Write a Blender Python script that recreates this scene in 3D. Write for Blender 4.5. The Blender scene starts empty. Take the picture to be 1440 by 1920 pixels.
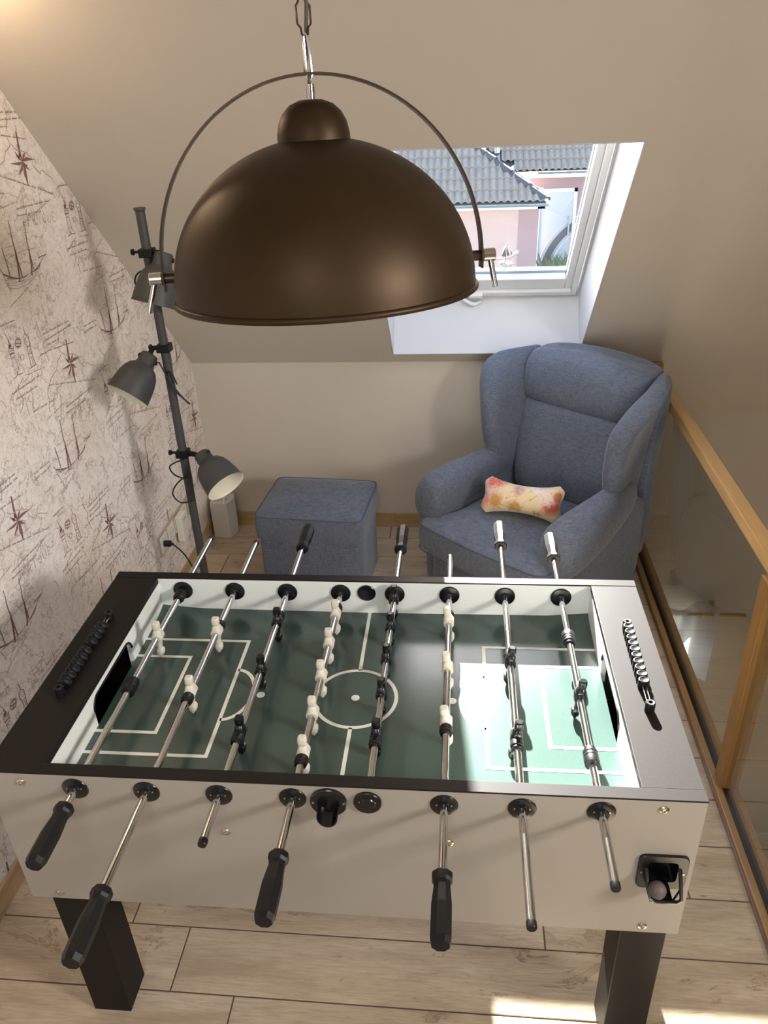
import bpy, bmesh, math, random, json
from mathutils import Vector, Matrix
random.seed(7)
PI = math.pi
SC = bpy.context.scene
COL = SC.collection
# ---------------------------------------------------------------- camera
cam_d = bpy.data.cameras.new('camera')
cam_d.sensor_fit = 'VERTICAL'
cam_d.sensor_height = 36.0
cam_d.lens = 1463.095 * 36.0 / 1920.0
cam_d.clip_start = 0.02
cam_d.clip_end = 300
cam = bpy.data.objects.new('camera', cam_d)
COL.objects.link(cam)
RT = Vector((0.99512341, 0.09101535, -0.03802111))
UP = Vector((-0.01111567, 0.48648322, 0.87361921))
FW = Vector((-0.09800939, 0.86893629, -0.48512254))
cam.matrix_world = Matrix(((RT.x, UP.x, -FW.x, 0.9052), (RT.y, UP.y, -FW.y, -0.98589), (RT.z, UP.z, -FW.z, 2.02565), (0, 0, 0, 1)))
SC.camera = cam
# ---------------------------------------------------------------- light
SC.view_settings.view_transform = 'Standard'
SC.view_settings.look = 'None'
SC.view_settings.gamma = 1.0
SC.view_settings.use_curve_mapping = False
SC.view_settings.exposure = 0.0
world = bpy.data.worlds.new('sky')
SC.world = world
world.use_nodes = True
wn = world.node_tree
wn.nodes.clear()
wo = wn.nodes.new('ShaderNodeOutputWorld')
wb = wn.nodes.new('ShaderNodeBackground')
ws = wn.nodes.new('ShaderNodeTexSky')
ws.sky_type = 'NISHITA'
ws.sun_disc = False
ws.sun_elevation = math.radians(23)
ws.sun_rotation = math.radians(-9.5)
ws.dust_density = 2.0
wb.inputs['Strength'].default_value = 0.86
wh = wn.nodes.new('ShaderNodeHueSaturation')
wh.inputs['Saturation'].default_value = 1.0
wn.links.new(ws.outputs[0], wh.inputs['Color'])
wn.links.new(wh.outputs[0], wb.inputs[0])
wn.links.new(wb.outputs[0], wo.inputs[0])
sun_d = bpy.data.lights.new('sun', 'SUN')
sun_d.energy = 78.0
sun_d.angle = math.radians(0.7)
sun_d.color = (1.0, 0.96, 0.89)
sun = bpy.data.objects.new('sun', sun_d)
COL.objects.link(sun)
SUNV = Vector((-0.14, 1.0, 0.52)).normalized()
sun.rotation_euler = SUNV.to_track_quat('Z', 'Y').to_euler()


def area_lamp(name, loc, direction, sx, sy, power, color, portal=False):
    d = bpy.data.lights.new(name, 'AREA')
    d.shape = 'RECTANGLE'
    d.size = sx
    d.size_y = sy
    d.energy = power
    d.color = color
    d.cycles.is_portal = portal
    o = bpy.data.objects.new(name, d)
    COL.objects.link(o)
    o.location = loc
    o.rotation_euler = Vector(direction).to_track_quat('-Z', 'Y').to_euler()
    return o


# warm ceiling luminaire behind the photographer (out of frame) and the one spot on the slope at the upper left
area_lamp('ceiling_light_glow', (0.6, -1.75, 2.50), (0, 0.25, -1), 0.7, 0.7, 17, (1.0, 0.94, 0.85))
stl = area_lamp('stair_side_fill', (3.1, -1.0, 2.15), (-1, 0.42, -0.34), 0.5, 0.5, 23, (1.0, 0.94, 0.90))  # added fill, no known fitting there; brightens the papered left wall
stl.data.spread = math.radians(95)

# ---------------------------------------------------------------- mesh helpers


def srgb(r, g, b):
    f = lambda c: c / 12.92 if c <= 0.04045 else ((c + 0.055) / 1.055) ** 2.4
    return (f(r / 255), f(g / 255), f(b / 255), 1.0)


class MB:
    def __init__(s):
        s.v = []
        s.f = []

    def add(s, vs, fs):
        n = len(s.v)
        s.v += [tuple(v) for v in vs]
        s.f += [tuple(i + n for i in f) for f in fs]
        return s

    def box(s, a, b, M=None):
        x0, y0, z0 = a
        x1, y1, z1 = b
        vs = [Vector(p) for p in ((x0, y0, z0), (x1, y0, z0), (x1, y1, z0), (x0, y1, z0), (x0, y0, z1), (x1, y0, z1), (x1, y1, z1), (x0, y1, z1))]
        if M:
            vs = [M @ v for v in vs]
        return s.add(vs, ((0, 3, 2, 1), (4, 5, 6, 7), (0, 1, 5, 4), (1, 2, 6, 5), (2, 3, 7, 6), (3, 0, 4, 7)))

    def loft(s, rings, cap=True, closed=True):
        n = len(rings[0])
        vs = [p for r in rings for p in r]
        fs = []
        for i in range(len(rings) - 1):
            for j in range(n if closed else n - 1):
                k = (j + 1) % n
                fs.append((i * n + j, i * n + k, (i + 1) * n + k, (i + 1) * n + j))
        if cap:
            fs.append(tuple(range(n - 1, -1, -1)))
            fs.append(tuple((len(rings) - 1) * n + j for j in range(n)))
        return s.add(vs, fs)

    def tube(s, path, r, n=10, cap=True, closed=False, rs=None):
        P = [Vector(p) for p in path]
        m = len(P)
        rings = []
        prev = None
        for i in range(m):
            if closed:
                t = (P[(i + 1) % m] - P[i - 1]).normalized()
            else:
                t = (P[min(i + 1, m - 1)] - P[max(i - 1, 0)]).normalized()
            if prev is None:
                a = Vector((0, 0, 1)) if abs(t.z) < 0.9 else Vector((1, 0, 0))
                u = t.cross(a).normalized()
            else:
                u = (prev - t * prev.dot(t)).normalized()
            prev = u
            w = t.cross(u)
            rr = rs[i] if rs else r
            rings.append([P[i] + (u * math.cos(2 * PI * k / n) + w * math.sin(2 * PI * k / n)) * rr for k in range(n)])
        if closed:
            rings.append(rings[0])
            cap = False
        return s.loft(rings, cap)

    def cyl(s, a, b, r, n=20, r2=None):
        return s.tube([a, b], r, n, rs=[r, r if r2 is None else r2])

    def lathe(s, prof, n=32, M=None, cap=False):
        rings = []
        for (r, z) in prof:
            ring = [Vector((r * math.cos(2 * PI * k / n), r * math.sin(2 * PI * k / n), z)) for k in range(n)]
            if M:
                ring = [M @ p for p in ring]
            rings.append(ring)
        return s.loft(rings, cap)

    def prism(s, poly, d0, d1, fn):
        # poly in 2d, fn(a, b, d) -> 3d
        n = len(poly)
        vs = [fn(a, b, d0) for a, b in poly] + [fn(a, b, d1) for a, b in poly]
        fs = [tuple(range(n - 1, -1, -1)), tuple(range(n, 2 * n))] + [(i, (i + 1) % n, n + (i + 1) % n, n + i) for i in range(n)]
        return s.add(vs, fs)

    def sphere(s, c, r, n=20, m=12, sc=(1, 1, 1)):
        c = Vector(c)
        prof = [(r * math.sin(PI * i / m) + 1e-5, -r * math.cos(PI * i / m)) for i in range(m + 1)]
        return s.lathe(prof, n, Matrix.Translation(c) @ Matrix.Diagonal((*sc, 1)), True)

    def mesh(s, name, mat, smooth=False):
        me = bpy.data.meshes.new(name)
        me.from_pydata([tuple(v) for v in s.v], [], s.f)
        bm = bmesh.new()
        bm.from_mesh(me)
        bmesh.ops.recalc_face_normals(bm, faces=bm.faces)
        bm.to_mesh(me)
        bm.free()
        if mat:
            me.materials.append(mat)
        if smooth:
            me.polygons.foreach_set('use_smooth', [True] * len(me.polygons))
            if smooth != 'all':
                me.set_sharp_from_angle(angle=math.radians(smooth if smooth is not True else 40))
        me.update()
        return me

    def build(s, name, mat, parent=None, smooth=False, bevel=0, sub=0, seg=2, **kw):
        o = bpy.data.objects.new(name, s.mesh(name, mat, smooth))
        COL.objects.link(o)
        if parent:
            o.parent = parent
        if bevel:
            m = o.modifiers.new('bevel', 'BEVEL')
            m.width = bevel
            m.segments = seg
            m.limit_method = 'ANGLE'
            m.angle_limit = math.radians(40)
            m.harden_normals = False
        if sub:
            m = o.modifiers.new('sub', 'SUBSURF')
            m.levels = sub
            m.render_levels = sub
        for k, v in kw.items():
            o[k] = v
        return o


def thing(name, label, cat, loc=(0, 0, 0), rz=0, group=None, rot=None):
    o = bpy.data.objects.new(name, None)
    o.empty_display_size = 0.05
    COL.objects.link(o)
    o.location = loc
    o.rotation_euler = rot if rot else (0, 0, rz)
    o['label'] = label
    o['category'] = cat
    if group:
        o['group'] = group
    return o


def tag(o, label, cat, group=None):
    o['label'] = label
    o['category'] = cat
    if group:
        o['group'] = group
    return o


def structure(name, loc=(0, 0, 0)):
    o = bpy.data.objects.new(name, None)
    o.empty_display_size = 0.05
    COL.objects.link(o)
    o.location = loc
    o['kind'] = 'structure'
    return o


def inst(o, parent, loc=None, rot=None, mat_world=None):
    c = o.copy()
    COL.objects.link(c)
    c.parent = parent
    if loc is not None:
        c.location = loc
    if rot is not None:
        c.rotation_euler = rot
    return c


def sup(cx, cy, rx, ry, p=2.0, n=32, ph=0.0):
    out = []
    for k in range(n):
        a = 2 * PI * k / n + ph
        c, s_ = math.cos(a), math.sin(a)
        out.append((cx + rx * math.copysign(abs(c) ** (2 / p), c), cy + ry * math.copysign(abs(s_) ** (2 / p), s_)))
    return out


# ---------------------------------------------------------------- materials


class Mat:
    def __init__(s, name):
        s.m = bpy.data.materials.new(name)
        s.m.use_nodes = True
        s.t = s.m.node_tree
        s.t.nodes.clear()
        s.o = s.t.nodes.new('ShaderNodeOutputMaterial')

    def n(s, typ, **kw):
        nd = s.t.nodes.new('ShaderNode' + typ)
        for k, v in kw.items():
            if k in nd.inputs.keys():
                nd.inputs[k].default_value = v
            else:
                setattr(nd, k, v)
        return nd

    def l(s, a, b):
        s.t.links.new(a, b)

    def math(s, op, a, b=None, clamp=False):
        nd = s.t.nodes.new('ShaderNodeMath')
        nd.operation = op
        nd.use_clamp = clamp
        for i, x in enumerate((a, b)):
            if x is None:
                continue
            if isinstance(x, (int, float)):
                nd.inputs[i].default_value = x
            else:
                s.l(x, nd.inputs[i])
        return nd.outputs[0]

    def mix(s, f, a, b):
        nd = s.t.nodes.new('ShaderNodeMix')
        nd.data_type = 'RGBA'
        for i, x in ((0, f), (6, a), (7, b)):
            if isinstance(x, (int, float, tuple)):
                nd.inputs[i].default_value = x
            else:
                s.l(x, nd.inputs[i])
        return nd.outputs[2]

    def coord(s, scale=(1, 1, 1), kind='Object', rnd=False):
        tc = s.n('TexCoord')
        mp = s.n('Mapping')
        mp.inputs['Scale'].default_value = scale
        s.l(tc.outputs[kind], mp.inputs['Vector'])
        if rnd:
            oi = s.n('ObjectInfo')
            cx = s.n('CombineXYZ')
            s.l(s.math('MULTIPLY', oi.outputs['Random'], 37.0), cx.inputs[0])
            s.l(s.math('MULTIPLY', oi.outputs['Random'], 91.0), cx.inputs[1])
            s.l(cx.outputs[0], mp.inputs['Location'])
        return mp.outputs[0]

    def noise(s, vec, scale, detail=3, rough=0.5, dist=0.0):
        nd = s.n('TexNoise')
        nd.inputs['Scale'].default_value = scale
        nd.inputs['Detail'].default_value = detail
        nd.inputs['Roughness'].default_value = rough
        nd.inputs['Distortion'].default_value = dist
        s.l(vec, nd.inputs['Vector'])
        return nd.outputs['Fac']

    def ramp(s, f, a, b, ca=(0, 0, 0, 1), cb=(1, 1, 1, 1)):
        r = s.n('ValToRGB')
        e = r.color_ramp.elements
        e[0].position = a
        e[0].color = ca
        e[1].position = b
        e[1].color = cb
        s.l(f, r.inputs[0])
        return r.outputs[0]

    def bsdf(s, color, rough=0.5, metal=0.0, spec=0.5, bump=None, bs=0.1, bd=0.001, **kw):
        b = s.n('BsdfPrincipled')
        for k, x in (('Base Color', color), ('Roughness', rough), ('Metallic', metal), ('Specular IOR Level', spec)):
            if isinstance(x, (int, float, tuple)):
                b.inputs[k].default_value = x
            else:
                s.l(x, b.inputs[k])
        for k, v in kw.items():
            b.inputs[k.replace('_', ' ')].default_value = v
        if bump is not None:
            bp = s.n('Bump')
            bp.inputs['Strength'].default_value = bs
            bp.inputs['Distance'].default_value = bd
            s.l(bump, bp.inputs['Height'])
            s.l(bp.outputs[0], b.inputs['Normal'])
        s.l(b.outputs[0], s.o.inputs[0])
        return s.m


def simple(name, col, rough=0.5, metal=0.0, spec=0.5, var=0.06, scale=60, bs=0.05, **kw):
    m = Mat(name)
    v = m.coord()
    f = m.noise(v, scale, 3)
    d = tuple(c * (1 - var) for c in col[:3]) + (1,)
    u = tuple(min(1, c * (1 + var)) for c in col[:3]) + (1,)
    return m.bsdf(m.mix(f, d, u), rough, metal, spec, f, bs, 0.0006, **kw)


def glass(name, tint=(0.97, 0.98, 0.98, 1), f0=0.04, rough=0.0):
    m = Mat(name)
    lw = m.n('LayerWeight')
    lw.inputs['Blend'].default_value = 0.5
    p = m.math('POWER', lw.outputs['Facing'], 5.0)
    f = m.math('ADD', m.math('MULTIPLY', p, 1 - f0), f0, True)
    t = m.n('BsdfTransparent')
    t.inputs[0].default_value = tint
    g_ = m.n('BsdfGlossy')
    g_.inputs['Roughness'].default_value = rough
    mx = m.n('MixShader')
    m.l(f, mx.inputs[0])
    m.l(t.outputs[0], mx.inputs[1])
    m.l(g_.outputs[0], mx.inputs[2])
    m.l(mx.outputs[0], m.o.inputs[0])
    return m.m


# wall paint
M_wall = simple('wall_paint', srgb(204, 196, 184), 0.75, var=0.02, scale=180, bs=0.15)
M_white = simple('white_lining_paint', srgb(214, 216, 220), 0.55, var=0.015, scale=90)
M_upvc = simple('white_window_plastic', srgb(232, 234, 236), 0.3, var=0.01)
M_dark = simple('dark_board', srgb(33, 30, 28), 0.46, spec=0.09, var=0.35, scale=420, bs=0.12)
M_board = simple('light_grey_board', srgb(152, 144, 132), 0.5, spec=0.35, var=0.015, scale=300)
M_inner = simple('pale_inner_wall', srgb(226, 228, 222), 0.4, var=0.01)
M_blackp = simple('black_plastic', srgb(12, 12, 13), 0.27, spec=0.5, var=0.1)
M_blackm = simple('matt_black_plastic', srgb(15, 15, 16), 0.45, spec=0.28, var=0.15)
M_whitep = simple('ivory_plastic', srgb(208, 202, 186), 0.38, spec=0.5, var=0.03)
M_chrome = simple('chrome', srgb(205, 205, 205), 0.13, 1.0, var=0.12, scale=140, bs=0.02)
M_zinc = simple('zinc_screw', srgb(200, 192, 170), 0.25, 1.0, var=0.1)
M_grey = simple('dark_grey_enamel', srgb(62, 63, 64), 0.5, spec=0.45, var=0.05)
M_cream = simple('cream_enamel', srgb(228, 226, 206), 0.5, var=0.01)
M_cord = simple('black_cord', srgb(18, 18, 18), 0.5, var=0.1)
M_sock = simple('socket_white', srgb(226, 224, 214), 0.35, var=0.01)
M_sockf = simple('socket_frame_taupe', srgb(176, 166, 148), 0.4, var=0.02)
M_card = simple('white_card', srgb(214, 210, 202), 0.6, var=0.03)
M_ball = simple('grey_ball', srgb(92, 80, 74), 0.6, var=0.05)
M_piping = simple('blue_piping', srgb(78, 86, 104), 0.8, var=0.2, scale=500)
M_castor = simple('castor_dark', srgb(30, 22, 20), 0.4)
M_wallpm = simple('print_maroon', srgb(134, 98, 98), 0.85, var=0.08)
M_wallps = simple('print_grey_brown', srgb(150, 128, 120), 0.85, var=0.08)
M_wallpl = simple('print_pale_line', srgb(182, 166, 152), 0.85, var=0.05)
M_ext_wall = simple('pale_pink_render', srgb(190, 166, 158), 0.9, var=0.03, scale=20)
M_ext_mauve = simple('mauve_render', srgb(158, 134, 134), 0.9, var=0.03, scale=20)
M_ext_white = simple('white_eaves', srgb(216, 220, 224), 0.5, var=0.02)
M_ext_door = simple('pale_blue_door', srgb(180, 190, 200), 0.45, var=0.02)
M_ext_dark = simple('dark_door_glass', srgb(84, 86, 92), 0.3)
M_zincg = simple('zinc_gutter', srgb(150, 165, 168), 0.35, 0.6, var=0.05)
M_ridge = simple('grey_ridge_tile', srgb(88, 88, 88), 0.85, var=0.25, scale=14)
M_render = simple('grey_felt', srgb(140, 130, 122), 0.9, var=0.12, scale=8)
_c = Mat('sheer_grey_curtain')
_n = _c.noise(_c.coord(), 300, 2)
_p = _c.n('BsdfPrincipled')
_c.l(_c.mix(_n, srgb(196, 198, 204), srgb(212, 214, 220)), _p.inputs['Base Color'])
_p.inputs['Roughness'].default_value = 0.8
_tl = _c.n('BsdfTranslucent')
_tl.inputs[0].default_value = srgb(220, 222, 228)
_m1 = _c.n('MixShader')
_m1.inputs[0].default_value = 0.4
_c.l(_p.outputs[0], _m1.inputs[1])
_c.l(_tl.outputs[0], _m1.inputs[2])
_tr = _c.n('BsdfTransparent')
_m2 = _c.n('MixShader')
_m2.inputs[0].default_value = 0.28
_c.l(_m1.outputs[0], _m2.inputs[1])
_c.l(_tr.outputs[0], _m2.inputs[2])
_c.l(_m2.outputs[0], _c.o.inputs[0])
M_curt = _c.m
M_brass = simple('brass_rod', srgb(196, 164, 104), 0.35, 0.9, var=0.05)
M_decal = simple('white_decal', srgb(245, 245, 240), 0.6)
M_decalg = simple('grey_decal', srgb(170, 168, 174), 0.6)


def m_dome():
    m = Mat('bronze_lacquer')
    v = m.coord()
    f = m.noise(v, 9, 4, 0.6)
    f2 = m.noise(v, 400, 2)
    c = m.mix(f, srgb(50, 36, 19), srgb(62, 47, 28))
    return m.bsdf(c, m.math('ADD', m.math('MULTIPLY', f, 0.06), 0.45), 0.6, 0.4, f2, 0.06, 0.0004)


M_dome = m_dome()
M_bracket = simple('dark_bracket_metal', srgb(70, 58, 48), 0.35, 0.6, var=0.06)


def m_wood(name, a, b, c, axis, rough=0.45, rnd=False, sc=1.0):
    m = Mat(name)
    s_ = [26, 26, 26]
    s_[axis] = 1.6
    v = m.coord(tuple(x * sc for x in s_), rnd=rnd)
    g1 = m.noise(v, 1.0, 5, 0.62, 0.4)
    s2 = [220, 220, 220]
    s2[axis] = 8
    g2 = m.noise(m.coord(tuple(s2)), 1.0, 2)
    col = m.mix(m.ramp(g1, 0.3, 0.7), a, b)
    col = m.mix(m.math('MULTIPLY', m.ramp(g2, 0.45, 0.8), 0.5), col, c)
    return m.bsdf(col, rough, 0, 0.45, g1, 0.12, 0.001)


M_rail = m_wood('oak_handrail', srgb(186, 148, 98), srgb(204, 168, 118), srgb(160, 120, 72), 1, 0.3)
M_oak = m_wood('oak_rail', srgb(144, 110, 68), srgb(160, 126, 84), srgb(108, 78, 44), 1, 0.34)
M_oakz = m_wood('oak_post', srgb(140, 102, 54), srgb(156, 116, 66), srgb(104, 72, 34), 2, 0.4)


def m_plank():
    m = Mat('wood_look_tile')
    v = m.coord((2.6, 13, 13), rnd=True)
    g1 = m.noise(v, 1.0, 6, 0.62, 0.5)
    v2 = m.coord((14, 160, 60), rnd=True)
    g2 = m.noise(v2, 1.0, 4, 0.7)
    v3 = m.coord((2.2, 6.0, 3.0), rnd=True)
    kn = m.noise(v3, 1.0, 5, 0.72, 1.6)
    v4 = m.coord((9, 55, 9), rnd=True)
    cr = m.noise(v4, 1.0, 5, 0.7, 1.0)
    oi = m.n('ObjectInfo')
    base = m.mix(m.ramp(g1, 0.32, 0.68), srgb(160, 144, 122), srgb(204, 190, 168))
    base = m.mix(m.math('MULTIPLY', m.ramp(g2, 0.40, 0.68), 0.6), base, srgb(138, 120, 98))
    tint = m.mix(oi.outputs['Random'], srgb(196, 178, 152), srgb(206, 184, 152))
    base = m.mix(0.22, base, tint)
    crack = m.math('MULTIPLY', m.ramp(cr, 0.63, 0.72), 0.65)
    base = m.mix(crack, base, srgb(104, 82, 62))
    ring = m.math('ABSOLUTE', m.math('SUBTRACT', kn, 0.61))
    rg = m.ramp(ring, 0.0, 0.012, (1, 1, 1, 1), (0, 0, 0, 1))
    base = m.mix(m.math('MULTIPLY', rg, 0.6), base, srgb(92, 74, 60))
    blot = m.ramp(kn, 0.57, 0.70)
    base = m.mix(m.math('MULTIPLY', blot, 0.5), base, srgb(136, 102, 66))
    return m.bsdf(base, 0.38, 0, 0.4, m.math('ADD', g2, m.math('MULTIPLY', crack, -1.0)), 0.15, 0.0008)


M_plank = m_plank()
M_grout = simple('brown_grout', srgb(96, 74, 62), 0.9)
M_skirt = m_wood('wood_look_skirting', srgb(172, 140, 98), srgb(192, 160, 118), srgb(128, 98, 64), 0, 0.4, rnd=True)
M_skirty = m_wood('wood_look_skirting_side', srgb(176, 148, 108), srgb(196, 168, 128), srgb(132, 104, 70), 1, 0.4, rnd=True)


def m_fabric():
    m = Mat('blue_grey_upholstery')
    v = m.coord()
    a = m.noise(m.coord((330, 330, 40)), 1.0, 4, 0.7)
    b = m.noise(m.coord((40, 40, 330)), 1.0, 4, 0.7)
    w = m.noise(v, 7, 3, 0.55)
    th = m.math('MULTIPLY', m.math('ADD', a, b), 0.5)
    c = m.mix(m.ramp(th, 0.34, 0.66), srgb(62, 70, 86), srgb(118, 127, 142))
    c = m.mix(m.math('MULTIPLY', m.ramp(w, 0.35, 0.7), 0.25), c, srgb(116, 124, 138))
    return m.bsdf(c, 0.85, 0, 0.2, th, 0.35, 0.0012, Sheen_Weight=0.25, Sheen_Roughness=0.45)


M_fab = m_fabric()


def m_wallpaper():
    m = Mat('map_wallpaper')
    v = m.coord()
    big = m.noise(v, 3.0, 3, 0.5)
    base = m.mix(m.ramp(big, 0.3, 0.7), srgb(244, 238, 232), srgb(232, 222, 212))

    def iso(scale, lev, wdt, detail, dist=0.3):
        n_ = m.noise(v, scale, detail, 0.6, dist)
        d = m.math('ABSOLUTE', m.math('SUBTRACT', n_, lev))
        return m.ramp(d, wdt * 0.4, wdt, (1, 1, 1, 1), (0, 0, 0, 1))

    for sc, lev, w, det, amt, c in ((6.5, 0.5, 0.011, 6, 0.75, (182, 166, 156)), (13, 0.46, 0.014, 5, 0.42, (186, 172, 162)), (22, 0.55, 0.022, 4, 0.3, (190, 174, 164)), (30, 0.45, 0.030, 4, 0.2, (172, 150, 142))):
        base = m.mix(m.math('MULTIPLY', iso(sc, lev, w, det), amt), base, srgb(*c))
    # tiny lettering-like flecks in patches
    fl = m.noise(m.coord((1, 150, 260)), 1.0, 2, 0.6)
    pt = m.noise(v, 9, 2)
    fk = m.math('MULTIPLY', m.ramp(fl, 0.60, 0.68), m.ramp(pt, 0.5, 0.6))
    base = m.mix(m.math('MULTIPLY', fk, 0.45), base, srgb(160, 138, 130))
    return m.bsdf(base, 0.8, 0, 0.25, m.noise(v, 300, 2), 0.1, 0.0004)


M_wp = m_wallpaper()


def m_field():
    m = Mat('green_playfield')
    v = m.coord()
    f = m.noise(v, 240, 3, 0.6)
    b = m.noise(v, 5, 2)
    dust = m.ramp(m.noise(v, 90, 2), 0.74, 0.78)
    c = m.mix(f, srgb(53, 71, 66), srgb(65, 85, 79))
    c = m.mix(m.math('MULTIPLY', dust, 0.3), c, srgb(150, 165, 160))
    return m.bsdf(c, m.math('ADD', m.math('MULTIPLY', b, 0.05), 0.15), 0, 0.65, f, 0.03, 0.0003)


M_field = m_field()
M_line = simple('pitch_line_print', srgb(214, 216, 206), 0.35, var=0.02)


def m_cushion():
    m = Mat('floral_cotton')
    v = m.coord()
    base = m.mix(m.noise(v, 12, 2), srgb(228, 206, 164), srgb(238, 220, 184))
    n1 = m.noise(v, 26, 4, 0.7)

    def blob(c, r, col, amt, lo=0.44, hi=0.54, sc=34):
        nonlocal base
        sx = m.n('VectorMath', operation='DISTANCE')
        m.l(v, sx.inputs[0])
        sx.inputs[1].default_value = c
        d = m.ramp(sx.outputs['Value'], r * 0.55, r, (1, 1, 1, 1), (0, 0, 0, 1))
        nn = m.ramp(m.math('ADD', m.noise(v, sc, 4, 0.7, 1.2), m.math('MULTIPLY', d, 0.10)), lo, hi)
        base = m.mix(m.math('MULTIPLY', m.math('MULTIPLY', d, nn), amt), base, srgb(*col))

    blob((-0.135, -0.03, 0.03), 0.07, (232, 206, 200), 1.0, 0.3, 0.5, 20)
    blob((-0.11, -0.03, 0.055), 0.05, (218, 108, 84), 0.95)
    blob((-0.155, -0.03, -0.03), 0.045, (226, 152, 138), 0.9)
    blob((-0.10, -0.03, -0.022), 0.045, (196, 136, 60), 0.85, 0.47, 0.54, 50)
    blob((-0.015, -0.03, 0.022), 0.035, (186, 132, 158), 0.9, 0.44, 0.56, 80)
    blob((-0.02, -0.03, -0.035), 0.04, (190, 138, 66), 0.85, 0.5, 0.56, 45)
    blob((0.06, -0.03, 0.05), 0.045, (240, 226, 220), 0.9)
    blob((0.12, -0.03, -0.012), 0.05, (206, 96, 80), 0.95)
    blob((0.10, -0.03, 0.01), 0.045, (240, 222, 214), 0.9, 0.46, 0.56, 24)
    blob((0.145, -0.03, 0.025), 0.03, (190, 100, 66), 0.85)
    blob((0.07, -0.03, -0.06), 0.03, (198, 146, 70), 0.8, 0.5, 0.56, 60)
    br_ = m.noise(v, 16, 3, 0.6, 0.8)
    bl_ = m.ramp(m.math('ABSOLUTE', m.math('SUBTRACT', br_, 0.5)), 0.004, 0.012, (1, 1, 1, 1), (0, 0, 0, 1))
    pm_ = m.ramp(m.noise(v, 9, 2), 0.48, 0.56)
    base = m.mix(m.math('MULTIPLY', m.math('MULTIPLY', bl_, pm_), 0.65), base, srgb(170, 118, 66))
    return m.bsdf(base, 0.8, 0, 0.25, m.noise(m.coord((700, 700, 700)), 1.0, 2), 0.2, 0.0006, Sheen_Weight=0.2)


M_cush = m_cushion()
M_cushw = simple('cream_cotton_edge', srgb(238, 232, 208), 0.85, var=0.03, scale=300)


def m_tile():
    m = Mat('weathered_roof_tile')
    v = m.coord(rnd=True)
    f = m.noise(v, 7, 4, 0.6)
    c = m.mix(f, srgb(138, 126, 114), srgb(182, 168, 152))
    li = m.ramp(m.noise(v, 12, 5, 0.7), 0.62, 0.70)
    c = m.mix(m.math('MULTIPLY', li, 0.7), c, srgb(190, 180, 120))
    return m.bsdf(c, 0.85, 0, 0.3, f, 0.2, 0.004)


M_tile = m_tile()
M_paving = simple('outdoor_paving', srgb(176, 170, 160), 0.9, var=0.06, scale=3)
M_leaf = simple('leaf_green', srgb(104, 126, 78), 0.5, var=0.3, scale=6)
M_glass_win = glass('window_glass', (0.97, 0.985, 1, 1), 0.035)
M_glass_rail = glass('railing_glass', (0.90, 0.92, 0.90, 1), 0.05)
M_slot = simple('black_seal', srgb(14, 14, 14), 0.4)
M_strip = simple('metal_strip', srgb(150, 130, 120), 0.3, 0.8)
M_lowwall = simple('lower_floor_paint', srgb(186, 168, 146), 0.8)
M_bulb, _e = None, None

# ================================================================ ROOM
XW, YW, ZK = -0.3762, 2.4981, 0.878
SL = 0.7961
CS, SS = math.cos(SL), math.sin(SL)
XG = 1.7185
YB = -2.6
XR = 3.25
ZC = 2.62
YTOP = YW - (ZC - ZK) / SS * CS


def slope(x, t, d=0.0):
    return Vector((x, YW - t * CS + d * SS, ZK + t * SS + d * CS))


W0, W1, T0, T1, DEP = 0.588, 1.4255, 0.07, 1.348, 0.27
# ---- floor
fl = MB().box((XW - 0.1, YB, -0.28), (XG + 0.06, YW + 0.1, -0.0025)).build('floor', M_grout, kind='structure')
PL, PH, GAP = 1.132, 0.1744, 0.0038
k0 = -15
row_off = {0: 0.175, 1: 0.008, -1: 0.344, 2: 0.42, 3: 0.80, 4: 0.10, 5: 0.62, 6: 0.30, 7: 0.95, 8: 0.14, 9: 0.72, 10: 0.40, 11: 0.90, 12: 0.20, 13: 0.55}
full = None
for k in range(k0, 14):
    ya = 0.107 + PH * k
    yb = min(ya + PH, YW)
    if yb - ya < 0.02:
        continue
    off = row_off.get(k, (k * 0.37) % PL)
    x = off
    while x > XW:
        x -= PL
    while x < XG:
        a, b = max(x, XW), min(x + PL, XG)
        x += PL
        if b - a < 0.03:
            continue
        hx, hy = (b - a - GAP) / 2, (yb - ya - GAP) / 2
        is_full = abs(b - a - PL) < 1e-4 and abs(yb - ya - PH) < 1e-4
        if is_full and full:
            o = full.copy()
            COL.objects.link(o)
        else:
            m = MB()
            e = 0.0015
            m.loft([[(-hx, -hy, -0.012), (hx, -hy, -0.012), (hx, hy, -0.012), (-hx, hy, -0.012)],
                    [(-hx, -hy, -e), (hx, -hy, -e), (hx, hy, -e), (-hx, hy, -e)],
                    [(-hx + e, -hy + e, 0), (hx - e, -hy + e, 0), (hx - e, hy - e, 0), (-hx + e, hy - e, 0)]])
            o = m.build('plank', M_plank, fl)
            if is_full:
                full = o
        o.location = ((a + b) / 2, (ya + yb) / 2, 0)

# ---- walls
MB().box((XW - 0.12, YB, -0.28), (XW, YW + 0.1, ZC + 0.3)).build('wall_left', M_wp, kind='structure')
wall_left = bpy.data.objects['wall_left']
MB().box((XW, YW, -0.28), (1.728, 2.90, ZK + 0.0)).build('wall_back', M_wall, kind='structure')
# ceiling: the slope around the roof window, and the flat part above
c = MB()
TB, TT = -0.62, (ZC - ZK) / SS


def slab(x0, x1, t0, t1, d1=0.25):
    c.add([slope(x0, t0), slope(x1, t0), slope(x1, t1), slope(x0, t1), slope(x0, t0, d1), slope(x1, t0, d1), slope(x1, t1, d1), slope(x0, t1, d1)],
          ((0, 3, 2, 1), (4, 5, 6, 7), (0, 1, 5, 4), (1, 2, 6, 5), (2, 3, 7, 6), (3, 0, 4, 7)))


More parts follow.
